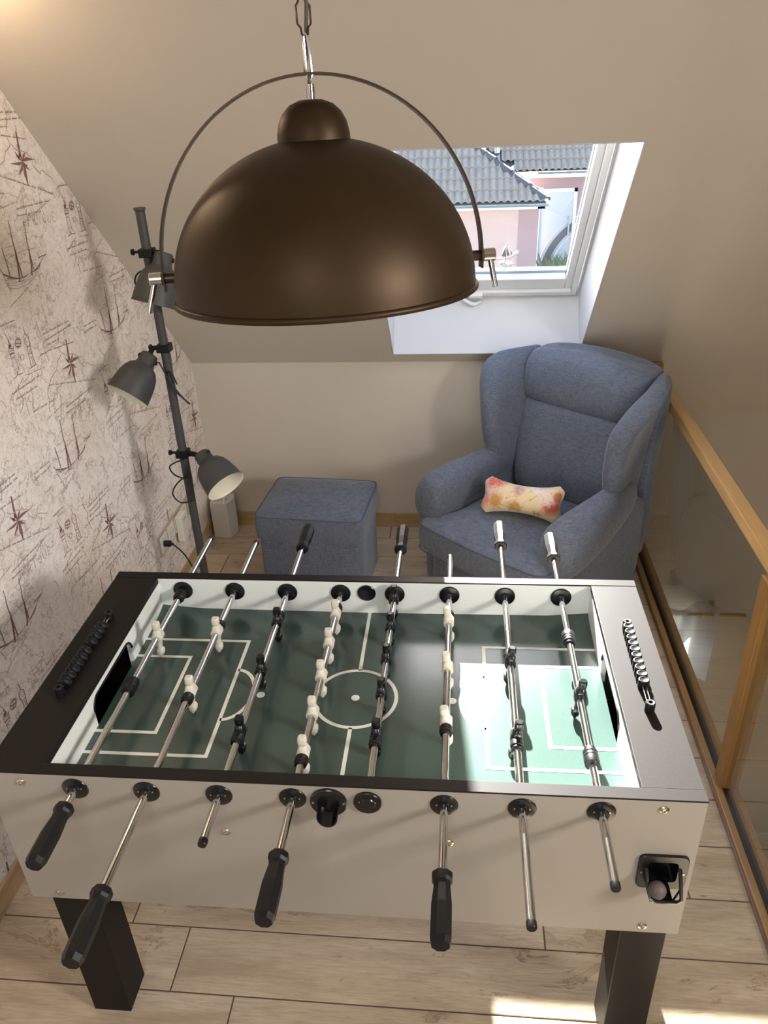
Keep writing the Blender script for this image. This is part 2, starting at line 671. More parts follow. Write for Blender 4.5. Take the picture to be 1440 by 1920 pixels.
slab(XW - 0.12, W0, 0, TT)
slab(W0, W1, 0, T0)
slab(W0, W1, T1, TT)
slab(W1, 1.728, 0, TT)
slab(1.728, XR, TB, TT)
c.build('ceiling', M_wall, kind='structure')
MB().box((XW - 0.12, YB - 0.1, ZC), (XR + 0.1, YTOP, ZC + 0.1)).build('ceiling_flat', M_wall, kind='structure')
# stair side: knee wall set further out, running down to the storey below, with a tall window
wy = 2.90
m = MB()
wx0, wx1, wz0, wz1 = 1.72, 2.30, -2.1, -0.80
m.box((1.60, wy, -2.7), (wx0, wy + 0.2, 0.50)).box((wx1, wy, -2.7), (XR, wy + 0.2, 0.50)).box((wx0, wy, -2.7), (wx1, wy + 0.2, wz0)).box((wx0, wy, wz1), (wx1, wy + 0.2, 0.50))
m.build('wall_stair', M_wall, kind='structure')
MB().box((XR, YB, -2.7), (XR + 0.12, 3.1, ZC)).build('wall_right', M_lowwall, kind='structure')
MB().box((1.58, YB, -2.7), (1.70, wy, -0.28)).build('wall_below', M_lowwall, kind='structure')
MB().box((1.58, YB, -2.75), (XR + 0.1, 3.1, -2.66)).build('floor_below', M_plank, kind='structure')
# wall behind the photographer with a wide window
bw = MB()
bx0, bx1, bz0, bz1 = 0.1, 1.5, 1.0, 2.15
bw.box((XW - 0.12, YB - 0.15, -2.7), (bx0, YB, ZC)).box((bx1, YB - 0.15, -2.7), (XR + 0.1, YB, ZC)).box((bx0, YB - 0.15, -2.7), (bx1, YB, bz0)).box((bx0, YB - 0.15, bz1), (bx1, YB, ZC))
bw.build('wall_front', M_wall, kind='structure')
w3 = structure('window_3')
m = MB()
for a, b in (((bx0, bz0), (bx0 + 0.06, bz1)), ((bx1 - 0.06, bz0), (bx1, bz1)), ((bx0, bz0), (bx1, bz0 + 0.06)), ((bx0, bz1 - 0.06), (bx1, bz1)), ((0.77, bz0), (0.83, bz1))):
    m.box((a[0], YB - 0.10, a[1]), (b[0], YB - 0.05, b[1]))
m.build('window_frame', M_upvc, w3)
MB().box((bx0 + 0.05, YB - 0.08, bz0 + 0.05), (bx1 - 0.05, YB - 0.074, bz1 - 0.05)).build('pane', M_glass_win, w3)
w2 = structure('window_2')
m = MB()
for a, b in (((wx0, wz0), (wx0 + 0.05, wz1)), ((wx1 - 0.05, wz0), (wx1, wz1)), ((wx0, wz0), (wx1, wz0 + 0.05)), ((wx0, wz1 - 0.05), (wx1, wz1))):
    m.box((a[0], wy + 0.08, a[1]), (b[0], wy + 0.13, b[1]))
m.build('window_frame', M_upvc, w2)
MB().box((wx0 + 0.04, wy + 0.10, wz0 + 0.04), (wx1 - 0.04, wy + 0.106, wz1 - 0.04)).build('pane', M_glass_win, w2)

# ---- roof window
w1 = structure('window_1')


def sbox(m, x0, x1, t0, t1, d0, d1):
    m.add([slope(x0, t0, d0), slope(x1, t0, d0), slope(x1, t1, d0), slope(x0, t1, d0), slope(x0, t0, d1), slope(x1, t0, d1), slope(x1, t1, d1), slope(x0, t1, d1)],
          ((0, 3, 2, 1), (4, 5, 6, 7), (0, 1, 5, 4), (1, 2, 6, 5), (2, 3, 7, 6), (3, 0, 4, 7)))
    return m


TF = 0.105
lining = MB()
li = 0.004
_e = 0.006
p0 = [slope(W0 + _e, T0 + _e, -0.001), slope(W1 - _e, T0 + _e, -0.001), slope(W1 - _e, T1 - _e, -0.001), slope(W0 + _e, T1 - _e, -0.001)]
p1 = [slope(W0 + _e, TF, DEP), slope(W1 - _e, TF, DEP), slope(W1 - _e, T1 - _e, DEP), slope(W0 + _e, T1 - _e, DEP)]
q0 = [slope(W0 + 0.001, T0 + 0.001, -0.001), slope(W1 - 0.001, T0 + 0.001, -0.001), slope(W1 - 0.001, T1 - 0.001, -0.001), slope(W0 + 0.001, T1 - 0.001, -0.001)]
q1 = [slope(W0 + 0.001, T0 + 0.001, DEP), slope(W1 - 0.001, T0 + 0.001, DEP), slope(W1 - 0.001, T1 - 0.001, DEP), slope(W0 + 0.001, T1 - 0.001, DEP)]
fs_ = []
for k in range(4):
    q = (k + 1) % 4
    fs_ += [(k, q, 4 + q, 4 + k), (8 + k, 12 + k, 12 + q, 8 + q), (k, 8 + k, 8 + q, q), (4 + k, 4 + q, 12 + q, 12 + k)]
lining.add(p0 + p1 + q0 + q1, fs_)
lining.build('lining', M_white, w1)


def ringframe(x0, x1, t0, t1, wl, wr, wb, wt, d0, d1):
    m = MB()
    sbox(m, x0, x0 + wl, t0, t1, d0, d1)
    sbox(m, x1 - wr, x1, t0, t1, d0, d1)
    sbox(m, x0 + wl, x1 - wr, t0, t0 + wb, d0, d1)
    sbox(m, x0 + wl, x1 - wr, t1 - wt, t1, d0, d1)
    return m


ringframe(W0 - 0.03, W1 + 0.03, TF - 0.03, T1 + 0.06, 0.045, 0.045, 0.05, 0.05, DEP, DEP + 0.10).build('window_frame', M_upvc, w1, bevel=0.003)
SX0, SX1, ST0, ST1 = W0 + 0.02, W1 - 0.02, TF + 0.024, T1 + 0.03
sash = ringframe(SX0, SX1, ST0, ST1, 0.024, 0.024, 0.026, 0.05, DEP - 0.012, DEP + 0.06).build('sash', M_upvc, w1, bevel=0.004)
sash2 = ringframe(SX0 + 0.024, SX1 - 0.024, ST0 + 0.026, ST1 - 0.04, 0.03, 0.03, 0.075, 0.03, DEP + 0.004, DEP + 0.07).build('sash_rail', M_upvc, sash, bevel=0.004)
GX0, GX1, GT0, GT1 = SX0 + 0.052, SX1 - 0.052, ST0 + 0.098, ST1 - 0.06
ringframe(GX0 - 0.004, GX1 + 0.004, GT0 - 0.004, GT1 + 0.004, 0.008, 0.008, 0.010, 0.008, DEP + 0.036, DEP + 0.046).build('glazing_seal', M_zincg, sash)
pane = sbox(MB(), GX0, GX1, GT0, GT1, DEP + 0.046, DEP + 0.052).build('pane', M_glass_win, w1)
# curved latch handle at the bottom of the sash
hn = MB()
hp = [slope(0.90 + 0.085 * a, ST0 + 0.012 - 0.03 * math.sin(a * PI * 0.8) * (0.4 + a), DEP - 0.03 - 0.012 * math.sin(a * PI)) for a in [i / 10 for i in range(11)]]
hn.tube(hp, 0.007, 8, rs=[0.005 + 0.005 * math.sin(i / 10 * PI) for i in range(11)])
sbox(hn, 0.93, 0.99, ST0 + 0.01, ST0 + 0.028, DEP - 0.03, DEP - 0.01)
hn.build('latch_handle', M_upvc, w1, True, bevel=0.0015)
# weather-vane sticker on the pane, read from outside (mirrored from here)
dc = MB()
dd = DEP + 0.0445


def dstroke(m, pts, w):
    P = [slope(a, b, dd) for a, b in pts]
    nrm = slope(0, 0, 1) - slope(0, 0, 0)
    for a, b in zip(P[:-1], P[1:]):
        t = (b - a).normalized()
        q = t.cross(nrm) * w / 2
        u = nrm * 0.0006
        m.add([a - q, b - q, b + q, a + q, a - q + u, b - q + u, b + q + u, a + q + u], ((0, 3, 2, 1), (4, 5, 6, 7), (0, 1, 5, 4), (1, 2, 6, 5), (2, 3, 7, 6), (3, 0, 4, 7)))


def dpt(u, v):  # sticker-local: metres from its mast foot
    return (1.083 + u * 0.72, 0.268 + v * 0.66)


dstroke(dc, [dpt(0, -0.045), dpt(0.0, 0.115)], 0.0035)
dstroke(dc, [dpt(-0.055, 0.085), dpt(-0.02, 0.083), dpt(0.0, 0.09), dpt(0.035, 0.105), dpt(0.075, 0.145)], 0.005)
dstroke(dc, [dpt(0.058, 0.142), dpt(0.075, 0.145), dpt(0.068, 0.118)], 0.005)
dstroke(dc, [dpt(-0.05, 0.02), dpt(0.055, 0.028)], 0.003)
dstroke(dc, [dpt(0.008, -0.012), dpt(0.008, 0.024), dpt(0.036, -0.012), dpt(0.036, 0.024)][0:2], 0.007)
dstroke(dc, [dpt(0.036, -0.012), dpt(0.036, 0.024)], 0.007)
dstroke(dc, [dpt(0.036, 0.024), dpt(0.008, -0.012)], 0.007)
dstroke(dc, [dpt(-0.012 - 0.016 * math.cos(a), 0.030 + 0.011 * math.sin(a)) for a in [PI + i * PI / 6 for i in range(-1, 0)] + [0.3, 0.9, 1.6, 2.3, 2.9]], 0.006)
dstroke(dc, [dpt(-0.026, 0.036), dpt(-0.024, 0.028), dpt(-0.014, 0.022), dpt(-0.008, 0.014), dpt(-0.012, 0.006), dpt(-0.022, 0.005), dpt(-0.030, 0.010)], 0.006)
dc.build('window_sticker', M_decal, w1)
dg = MB()
dstroke(dg, [dpt(0.0, 0.115), dpt(0.003, 0.245)], 0.0025)
for pts in ([(-0.003, 0.22), (-0.025, 0.12), (-0.001, 0.11)], [(0.006, 0.215), (0.022, 0.125), (0.004, 0.12)], [(0.026, 0.185), (0.038, 0.14), (0.028, 0.13)]):
    vs = [slope(*dpt(*p), dd) for p in pts] + [slope(*dpt(*p), dd + 0.0006) for p in pts]
    dg.add(vs, ((0, 1, 2), (3, 5, 4), (0, 3, 4, 1), (1, 4, 5, 2), (2, 5, 3, 0)))
dg.build('window_sticker', M_decalg, w1, label='grey sailing boat of the sticker')

# ---- skirting
sk = structure('baseboard_back')
xs = [XW, -0.53 + 0.0, 0.575, 1.728]
xs = [XW, 0.575, 1.728]
for a, b in zip(xs[:-1], xs[1:]):
    MB().box((a + 0.012 if a == XW else a + 0.0015, YW - 0.011, 0.0), (b - 0.0015, YW, 0.079)).build('skirting_tile', M_skirt, sk, bevel=0.0015)
sk = structure('baseboard_left')
y = YW
while y > -1.2:
    y2 = y - 1.13
    MB().box((XW, y2 + 0.0015, 0.0), (XW + 0.011, y - 0.0015, 0.079)).build('skirting_tile', M_skirty, sk, bevel=0.0015)
    y = y2

# ---- wallpaper print: ink lines lying on the paper
ART = json.loads('''{"ship":[[5,[[1.231,1.717],[1.231,1.693],[1.228,1.681]]],[7,[[1.228,1.681],[1.227,1.65],[1.229,1.636]]],[12,[[1.229,1.636],[1.226,1.62],[1.222,1.591],[1.214,1.561],[1.21,1.55]]],[9,[[1.228,1.624],[1.229,1.601],[1.23,1.576],[1.23,1.559]]],[4,[[1.313,1.703],[1.31,1.68],[1.307,1.665]]],[7,[[1.307,1.665],[1.301,1.64],[1.304,1.626]]],[11,[[1.304,1.626],[1.298,1.601],[1.295,1.578],[1.284,1.553]]],[8,[[1.301,1.613],[1.303,1.59],[1.301,1.567]]],[6,[[1.163,1.654],[1.165,1.632],[1.168,1.614],[1.168,1.593],[1.169,1.577]]],[3,[[1.212,1.682],[1.229,1.682],[1.25,1.682]]],[3,[[1.296,1.672],[1.309,1.67],[1.325,1.669]]],[4,[[1.184,1.623],[1.225,1.625],[1.273,1.627],[1.303,1.624],[1.343,1.622]]],[3,[[1.179,1.651],[1.198,1.651],[1.226,1.649]]],[2,[[1.239,1.673],[1.258,1.651],[1.285,1.65]]],[2,[[1.23,1.634],[1.262,1.643],[1.273,1.628]]],[2,[[1.165,1.632],[1.201,1.631]]],[2,[[1.172,1.62],[1.181,1.607]]],[9,[[1.344,1.592],[1.375,1.593],[1.396,1.592]]],[5,[[1.396,1.592],[1.372,1.588],[1.349,1.577],[1.327,1.568],[1.303,1.563]]],[5,[[1.349,1.577],[1.338,1.565],[1.315,1.562],[1.294,1.561]]],[5,[[1.128,1.604],[1.136,1.59],[1.165,1.576],[1.193,1.566],[1.217,1.559],[1.248,1.559],[1.274,1.561],[1.316,1.564],[1.346,1.572]]],[7,[[1.135,1.587],[1.164,1.574],[1.192,1.564],[1.228,1.558],[1.256,1.558]]],[3,[[1.138,1.581],[1.139,1.57],[1.148,1.552],[1.152,1.536]]],[2,[[1.14,1.571],[1.18,1.563],[1.202,1.561]]],[2,[[1.142,1.562],[1.183,1.554],[1.224,1.551],[1.274,1.554],[1.321,1.556]]],[2,[[1.143,1.556],[1.19,1.545],[1.24,1.544],[1.291,1.548],[1.312,1.551]]],[3,[[1.149,1.547],[1.189,1.536],[1.243,1.535],[1.287,1.541],[1.311,1.55]]],[5,[[1.149,1.574],[1.182,1.565]]],[4,[[1.202,1.554],[1.224,1.55],[1.235,1.55]]],[2,[[1.302,1.592],[1.334,1.59]]],[2,[[1.343,1.609],[1.354,1.595]]],[2,[[1.212,1.593],[1.23,1.563]]],[2,[[1.19,1.609],[1.192,1.592]]]],"comp":[[[1.387,1.855],[1.376,1.878],[1.378,1.877],[1.388,1.936],[1.394,1.931],[1.389,1.881],[1.39,1.856]],[[1.389,1.855],[1.394,1.86],[1.413,1.865],[1.463,1.854]],[[1.387,1.855],[1.376,1.849],[1.363,1.847],[1.316,1.856]],[[1.388,1.855],[1.397,1.843],[1.396,1.825],[1.388,1.785],[1.38,1.822]],[[1.388,1.855],[1.369,1.862],[1.368,1.868],[1.379,1.866],[1.357,1.884]],[[1.388,1.855],[1.398,1.873],[1.408,1.875],[1.417,1.88],[1.403,1.865]],[[1.388,1.855],[1.405,1.845],[1.413,1.845],[1.406,1.84],[1.419,1.828],[1.401,1.835]],[[1.388,1.855],[1.371,1.84],[1.353,1.826],[1.36,1.82],[1.36,1.826],[1.378,1.834]],[[1.373,1.867],[1.375,1.876],[1.386,1.876],[1.386,1.868]]],"lh":[[3,[[1.065,1.444],[1.074,1.42]]],[9,[[1.074,1.42],[1.074,1.41]]],[26,[[1.073,1.408],[1.075,1.4]]],[30,[[1.072,1.402],[1.073,1.397]]],[3,[[1.062,1.398],[1.062,1.381]]],[3,[[1.09,1.397],[1.086,1.379]]],[14,[[1.061,1.381],[1.086,1.379]]],[8,[[1.07,1.395],[1.089,1.392]]],[5,[[1.064,1.39],[1.088,1.386]]],[8,[[1.064,1.369],[1.083,1.368]]],[2,[[1.064,1.38],[1.065,1.364],[1.065,1.336]]],[2,[[1.085,1.377],[1.084,1.358],[1.086,1.335]]],[5,[[1.063,1.335],[1.086,1.335]]],[3,[[1.064,1.335],[1.066,1.32]]],[4,[[1.086,1.335],[1.086,1.325]]],[5,[[1.074,1.327],[1.074,1.316]]],[8,[[1.049,1.313],[1.074,1.317],[1.103,1.313]]],[4,[[1.165,1.433],[1.166,1.416],[1.167,1.41]]],[5,[[1.155,1.407],[1.167,1.41],[1.179,1.399]]],[4,[[1.155,1.407],[1.152,1.39],[1.158,1.374],[1.153,1.311]]],[5,[[1.179,1.399],[1.178,1.382],[1.174,1.359],[1.178,1.319]]],[3,[[1.155,1.399],[1.176,1.397]]],[3,[[1.155,1.387],[1.179,1.384]]],[6,[[1.158,1.374],[1.175,1.372]]],[6,[[1.156,1.353],[1.175,1.349]]],[3,[[1.166,1.368],[1.167,1.353]]],[3,[[1.157,1.342],[1.175,1.337]]],[4,[[1.167,1.337],[1.168,1.32]]],[10,[[1.149,1.312],[1.183,1.313]]],[3,[[1.137,1.313],[1.153,1.312]]],[5,[[1.178,1.319],[1.182,1.311]]],[4,[[1.129,1.352],[1.125,1.348],[1.121,1.347],[1.115,1.347],[1.111,1.35],[1.11,1.353],[1.111,1.358],[1.114,1.361],[1.119,1.363],[1.124,1.362],[1.128,1.36],[1.13,1.356],[1.129,1.352]]],[3,[[1.135,1.393],[1.129,1.386],[1.12,1.383],[1.111,1.384],[1.103,1.388],[1.1,1.395],[1.102,1.403],[1.108,1.409],[1.117,1.413],[1.126,1.412],[1.133,1.408],[1.137,1.401],[1.135,1.393]]],[3,[[1.131,1.394],[1.126,1.389],[1.119,1.386],[1.112,1.386],[1.107,1.39],[1.104,1.395],[1.106,1.402],[1.111,1.407],[1.118,1.41],[1.125,1.41],[1.13,1.406],[1.133,1.401],[1.131,1.394]]],[6,[[1.111,1.409],[1.134,1.404]]],[8,[[1.105,1.401],[1.132,1.392]]],[6,[[1.104,1.391],[1.124,1.386]]],[5,[[1.123,1.411],[1.112,1.385]]]],"sc":[[[1.02,1.277],[1.184,1.276]],[[1.032,1.256],[1.159,1.252]],[[1.264,1.344],[1.349,1.341]],[[1.101,1.191],[1.244,1.179]],[[1.261,1.38],[1.438,1.374]],[[1.268,1.359],[1.445,1.359]],[[1.26,1.328],[1.436,1.304]],[[1.053,1.463],[1.13,1.461]],[[1.29,1.131],[1.48,1.128]],[[1.285,1.113],[1.425,1.105]],[[1.527,1.329],[1.629,1.324]],[[1.522,1.31],[1.62,1.308]],[[1.226,1.23],[1.527,1.143]],[[1.212,1.328],[1.259,1.326]]],"coast":[[[1.243,1.426],[1.243,1.402],[1.255,1.368],[1.248,1.347],[1.252,1.322],[1.26,1.298]],[[1.333,1.32],[1.343,1.295],[1.307,1.28],[1.29,1.258],[1.249,1.248],[1.222,1.231],[1.202,1.21],[1.204,1.19],[1.187,1.157]],[[1.064,1.295],[1.055,1.27],[1.068,1.242],[1.055,1.226],[1.033,1.214]],[[1.118,1.261],[1.122,1.238],[1.1,1.192]],[[1.101,1.244],[1.077,1.226],[1.076,1.19]],[[1.349,1.298],[1.365,1.282],[1.414,1.272],[1.445,1.253],[1.444,1.231],[1.473,1.207],[1.489,1.216],[1.544,1.185]],[[1.301,1.414],[1.286,1.394],[1.288,1.381]],[[1.36,1.39],[1.359,1.36],[1.341,1.335]],[[0.956,1.281],[0.972,1.271],[0.977,1.251]]],"txt":{"AFRIQUE":[[[1.321,1.697],[1.505,1.68]]],"BARBARIE":[[[1.322,1.228],[1.425,1.196]]],"ARABIE":[[[1.075,1.45],[1.129,1.441]]]}}''')
XP = XW + 0.0004
DY, DZ = 0.5125, 0.607


def stroke(m, pts, w, taper=False):
    n = len(pts)
    L, R = [], []
    for i in range(n):
        a, b = pts[max(i - 1, 0)], pts[min(i + 1, n - 1)]
        dx, dy = b[0] - a[0], b[1] - a[1]
        l = math.hypot(dx, dy) or 1
        ww = w / 2 * ((0.7 + 0.85 * abs(dy) / l) if taper else 1)
        L.append((XP, pts[i][0] - dy / l * ww, pts[i][1] + dx / l * ww))
        R.append((XP, pts[i][0] + dy / l * ww, pts[i][1] - dx / l * ww))
    b = 2 * n
    vs = L + R
    m.add(vs, [(i, i + 1, n + i + 1, n + i) for i in range(n - 1)])


K = 0.00042
ms = MB()
for w, p in ART['ship']:
    stroke(ms, p, w * K * 1.0, True)
mc = MB()
for p in ART['comp']:
    mc.add([(XP, a, b) for a, b in p], [tuple(range(len(p)))])
ml = MB()
for w, p in ART['lh']:
    stroke(ml, p, w * K * 0.85, True)
rnd = random.Random(3)
mt = MB()


def handwriting(m, a, b, w=0.0016, amp=0.0055):
    L = math.hypot(b[0] - a[0], b[1] - a[1])
    ux, uz = (b[0] - a[0]) / L, (b[1] - a[1]) / L
    s_ = 0.0
    while s_ < L:
        wl = rnd.uniform(0.02, 0.055)
        e = min(s_ + wl, L)
        pts = []
        n = max(3, int((e - s_) / 0.0032))
        tall = rnd.random()
        for i in range(n + 1):
            q = s_ + (e - s_) * i / n
            h = (amp * rnd.uniform(0.2, 1.0) if i % 2 else -amp * rnd.uniform(0, 0.4))
            if i % 2 and rnd.random() < 0.14:
                h *= 2.4
            pts.append((a[0] + ux * q - uz * h, a[1] + uz * q + ux * h))
        stroke(m, pts, w)
        stroke(m, [(a[0] + ux * s_, a[1] + uz * s_), (a[0] + ux * e, a[1] + uz * e)], w * 0.8)
        s_ = e + rnd.uniform(0.004, 0.011)


for a, b in ART['sc']:
    handwriting(mt, a, b)
for a, b in (((1.13, 1.50), (1.27, 1.53)), ((1.16, 1.14), (1.30, 1.15)), ((1.31, 1.09), (1.50, 1.13)), ((1.02, 1.27), (1.10, 1.30)), ((1.12, 1.30), (1.22, 1.29))):
    handwriting(mt, a, b, 0.0010, 0.004)
mo = MB()
for p in ART['coast']:
    q = []
    for a, b in zip(p[:-1], p[1:]):
        L = math.hypot(b[0] - a[0], b[1] - a[1])
        n = max(2, int(L / 0.008))
        for i in range(n):
            t = i / n
            q.append((a[0] + (b[0] - a[0]) * t + rnd.uniform(-1, 1) * 0.0015, a[1] + (b[1] - a[1]) * t + rnd.uniform(-1, 1) * 0.0015))
    q.append(tuple(p[-1]))
    stroke(mo, q, 0.0028)
GL = {'A': [[(0, 0), (.5, 1), (1, 0)], [(.2, .4), (.8, .4)]], 'F': [[(0, 0), (0, 1), (.9, 1)], [(0, .5), (.7, .5)]], 'R': [[(0, 0), (0, 1), (.7, 1), (.9, .75), (.7, .5), (0, .5)], [(.4, .5), (1, 0)]],
      'I': [[(.5, 0), (.5, 1)]], 'Q': [[(.5, 0), (.05, .3), (.05, .7), (.5, 1), (.95, .7), (.95, .3), (.5, 0)], [(.45, .25), (1.05, -.25)]], 'U': [[(0, 1), (0, .3), (.3, 0), (.7, 0), (1, .3), (1, 1)]],
      'E': [[(.9, 0), (0, 0), (0, 1), (.9, 1)], [(0, .5), (.7, .5)]], 'B': [[(0, 0), (0, 1), (.7, 1), (.85, .75), (.7, .5), (0, .5)], [(.7, .5), (.95, .25), (.7, 0), (0, 0)]]}


def word(m, txt, a, b, h, w):
    n = len(txt)
    ux, uz = (b[0] - a[0]), (b[1] - a[1])
    L = math.hypot(ux, uz)
    ux /= L
    uz /= L
    st = L / (n - 0.35)
    for i, ch in enumerate(txt):
        for line in GL[ch]:
            stroke(m, [(a[0] + ux * (i + x * 0.6) * st - uz * y * h, a[1] + uz * (i + x * 0.6) * st + ux * y * h) for x, y in line], w)


mw = MB()
word(mw, 'AFRIQUE', (1.305, 1.688), (1.505, 1.672), 0.028, 0.0016)
word(mw, 'BARBARIE', (1.322, 1.212), (1.425, 1.196), 0.013, 0.001)
word(mw, 'ARABIE', (1.075, 1.45), (1.129, 1.441), 0.010, 0.001)
prints = [(ms, 'ship_print', M_wallpm, (1.24, 1.60)), (mc, 'compass_print', M_wallpm, (1.39, 1.86)), (ml, 'lighthouse_print', M_wallpm, (1.12, 1.37)),
          (mt, 'handwriting_print', M_wallps, (1.2, 1.2)), (mo, 'coastline_print', M_wallpl, (1.2, 1.2)), (mw, 'lettering_print', M_wallps, (1.4, 1.5))]
for mb, nm, mt_, ctr in prints:
    base = None
    for kk in range(-4, 3):
        for jj in range(-4, 4):
            dy, dz = kk * DY, (jj + (0.5 if kk % 2 else 0)) * DZ
            cy, cz = ctr[0] + dy, ctr[1] + dz
            lim = ZK + (YW - cy) * SS / CS
            if cz > min(lim, 2.6) - (0.03 if nm != 'handwriting_print' else -0.1) or cz < 0.02 or cy > YW + 0.02:
                continue
            if base is None:
                o = base = mb.build(nm, mt_, wall_left)
            else:
                o = base.copy()
                COL.objects.link(o)
            o.location = (0.00002 * (hash(nm) % 5), dy, dz) if False else (0.00003 * len(nm), dy, dz)

# ================================================================ GLASS RAILING
rl = thing('glass_railing', 'oak and glass stair railing right of the armchair and table', 'railing', (1.745, 0.85, 0))
O = Vector((1.745, 0.85, 0))


def rb(a, b):
    return MB().box(Vector(a) - O, Vector(b) - O)


rb((1.716, YB, -0.002), (1.790, 2.47, 0.024)).build('base_rail', M_oak, rl, bevel=0.003)
rb((1.7115, YB, -0.002), (1.7155, 2.49, 0.012)).build('edge_strip', M_strip, rl)
rb((1.738, YB, 0.0245), (1.760, 2.38, 0.0275)).build('glazing_seal', M_slot, rl)
rb((1.744, 0.895, 0.026), (1.752, 2.385, 0.795)).build('glass_pane', M_glass_rail, rl)
rb((1.744, -1.2, 0.026), (1.752, 0.825, 0.795)).build('glass_pane', M_glass_rail, rl)
rb((1.728, 0.828, 0.0245), (1.786, 0.888, 0.799)).build('post', M_oakz, rl, bevel=0.004)
rb((1.732, 2.388, 0.0245), (1.776, 2.432, 0.799)).build('post', M_oakz, rl, bevel=0.004)
rb((1.732, -1.27, 0.0245), (1.790, -1.21, 0.799)).build('post', M_oakz, rl, bevel=0.004)
rb((1.742, -1.4, 0.8), (1.790, 2.474, 0.842)).build('handrail', M_rail, rl, bevel=0.004)
# rounded mounting plate where the handrail meets the sloping wall
pm = MB()
pts = sup(1.764, 0.815, 0.037, 0.058, 7, 28)
pm.loft([[Vector((a, y_, b)) - O for a, b in pts] for y_ in (2.474, 2.497)])
pm.build('mounting_plate', M_oakz, rl, bevel=0.003)

# ================================================================ BELOW: curtain on its rod by the stair window
cr = thing('curtain_rod', 'brass curtain rod at the tall window below the stairs', 'curtain rod', (2.1, 2.80, -0.74))
MB().cyl((-0.5, 0, 0), (0.435, 0, 0), 0.010, 12).build('rod', M_brass, cr, True)
MB().cyl((0.27, 0.10, 0.01), (0.27, 0.0, 0.0), 0.008, 10).lathe([(0.001, 0), (0.02, 0.002), (0.02, 0.01), (0.001, 0.012)], 16, Matrix.Translation((0.27, 0.10, 0.01)) @ Matrix.Rotation(PI / 2, 4, 'X')).build('bracket', M_brass, cr, True)
ct = thing('curtain', 'short pale grey eyelet curtain hanging below the stairs', 'curtain', (2.1, 2.80, -0.74))
cm = MB()
rows = []
N = 60
for j, (z, A) in enumerate(((0.055, 0.045), (0.03, 0.05), (-0.03, 0.055), (-0.15, 0.05), (-0.28, 0.045), (-0.42, 0.04))):
    row = []
    for i in range(N + 1):
        u = i / N
        x = -0.42 + 0.70 * u
        row.append((x, A * math.sin(u * 2 * PI * 2.6) - 0.0, z - (0.06 * u if j == 5 else 0)))
    rows.append(row)
top = [[(a, b, c_) for a, b, c_ in r] for r in rows]
bk = [[(a, b + 0.004, c_) for a, b, c_ in r] for r in rows]
rings = [top[j] + bk[j][::-1] for j in range(6)]
cm.loft(rings)
cm.build('drape', M_curt, ct, True)
for u in (0.096, 0.288, 0.48, 0.673, 0.865):
    MB().tube([(-0.42 + 0.70 * u + 0.0, 0.018 * math.cos(a), 0.018 * math.sin(a)) for a in [2 * PI * i / 16 for i in range(16)]], 0.003, 6, closed=True).build('eyelet', M_zinc, ct, True)

# ================================================================ FOOSBALL TABLE
L, W, ZT, ZB = 1.3426, 0.6872, 0.90, 0.5211
XL, XRR = 0.1133, 1.2335
RTH = 0.0245
ZR, ZF = 0.8616, 0.800
tb = thing('foosball_table', 'white football table with black rim, green pitch and black legs', 'game table', (0, 0, 0), 0.0037)
# long side panels and the playfield walls
def holed(xs, zs, y0, y1, skip):
    m = MB()
    nx_, nz_ = len(xs), len(zs)
    m.add([(x, y, z) for y in (y0, y1) for z in zs for x in xs], [])
    I = lambda i, j, k: k * nx_ * nz_ + j * nx_ + i
    for j in range(nz_ - 1):
        for i in range(nx_ - 1):
            if (i, j) != skip:
                m.f.append((I(i, j, 0), I(i + 1, j, 0), I(i + 1, j + 1, 0), I(i, j + 1, 0)))
                m.f.append((I(i, j, 1), I(i, j + 1, 1), I(i + 1, j + 1, 1), I(i + 1, j, 1)))
                for (a, b, nb) in (((i, j), (i + 1, j), (i, j - 1)), ((i + 1, j), (i + 1, j + 1), (i + 1, j)), ((i + 1, j + 1), (i, j + 1), (i, j + 1)), ((i, j + 1), (i, j), (i - 1, j))):
                    if nb == skip or not (0 <= nb[0] < nx_ - 1 and 0 <= nb[1] < nz_ - 1):
                        m.f.append((I(*a, 0), I(*b, 0), I(*b, 1), I(*a, 1)))
    return m


holed([0, 1.2587, 1.3153, L], [ZB, 0.684, 0.7405, ZT - 0.004], 0, RTH - 0.004, (1, 1)).build('side_panel', M_board, tb)
MB().box((0, W - RTH + 0.004, ZB), (L, W, ZT - 0.004)).build('side_panel', M_board, tb, bevel=0.0008)
MB().box((0.0, RTH, ZB), (0.018, W - RTH, ZT - 0.018)).build('end_panel', M_board, tb)
MB().box((L - 0.018, RTH, ZB), (L, W - RTH, ZT - 0.018)).build('end_panel', M_board, tb)
MB().box((XL - 0.0, RTH - 0.004, 0.76), (XRR, RTH, ZT - 0.0165)).build('inner_wall', M_inner, tb)
MB().box((XL - 0.0, W - RTH, 0.76), (XRR, W - RTH + 0.004, ZT - 0.004)).build('inner_wall', M_inner, tb)
# rim caps and the two wide end tops
MB().box((-0.001, -0.001, ZT - 0.004), (L + 0.001, RTH + 0.0008, ZT)).build('rim_cap', M_dark, tb, bevel=0.0008)
MB().box((-0.001, W - RTH - 0.0008, ZT - 0.004), (L + 0.001, W + 0.001, ZT)).build('rim_cap', M_dark, tb, bevel=0.0008)
MB().box((-0.001, RTH + 0.001, ZT - 0.018), (XL, W - RTH - 0.001, ZT - 0.001)).build('end_top', M_dark, tb, bevel=0.0012)
MB().box((XRR, RTH + 0.001, ZT - 0.018), (L + 0.001, W - RTH - 0.001, ZT - 0.001)).build('end_top', M_dark, tb, bevel=0.0012)


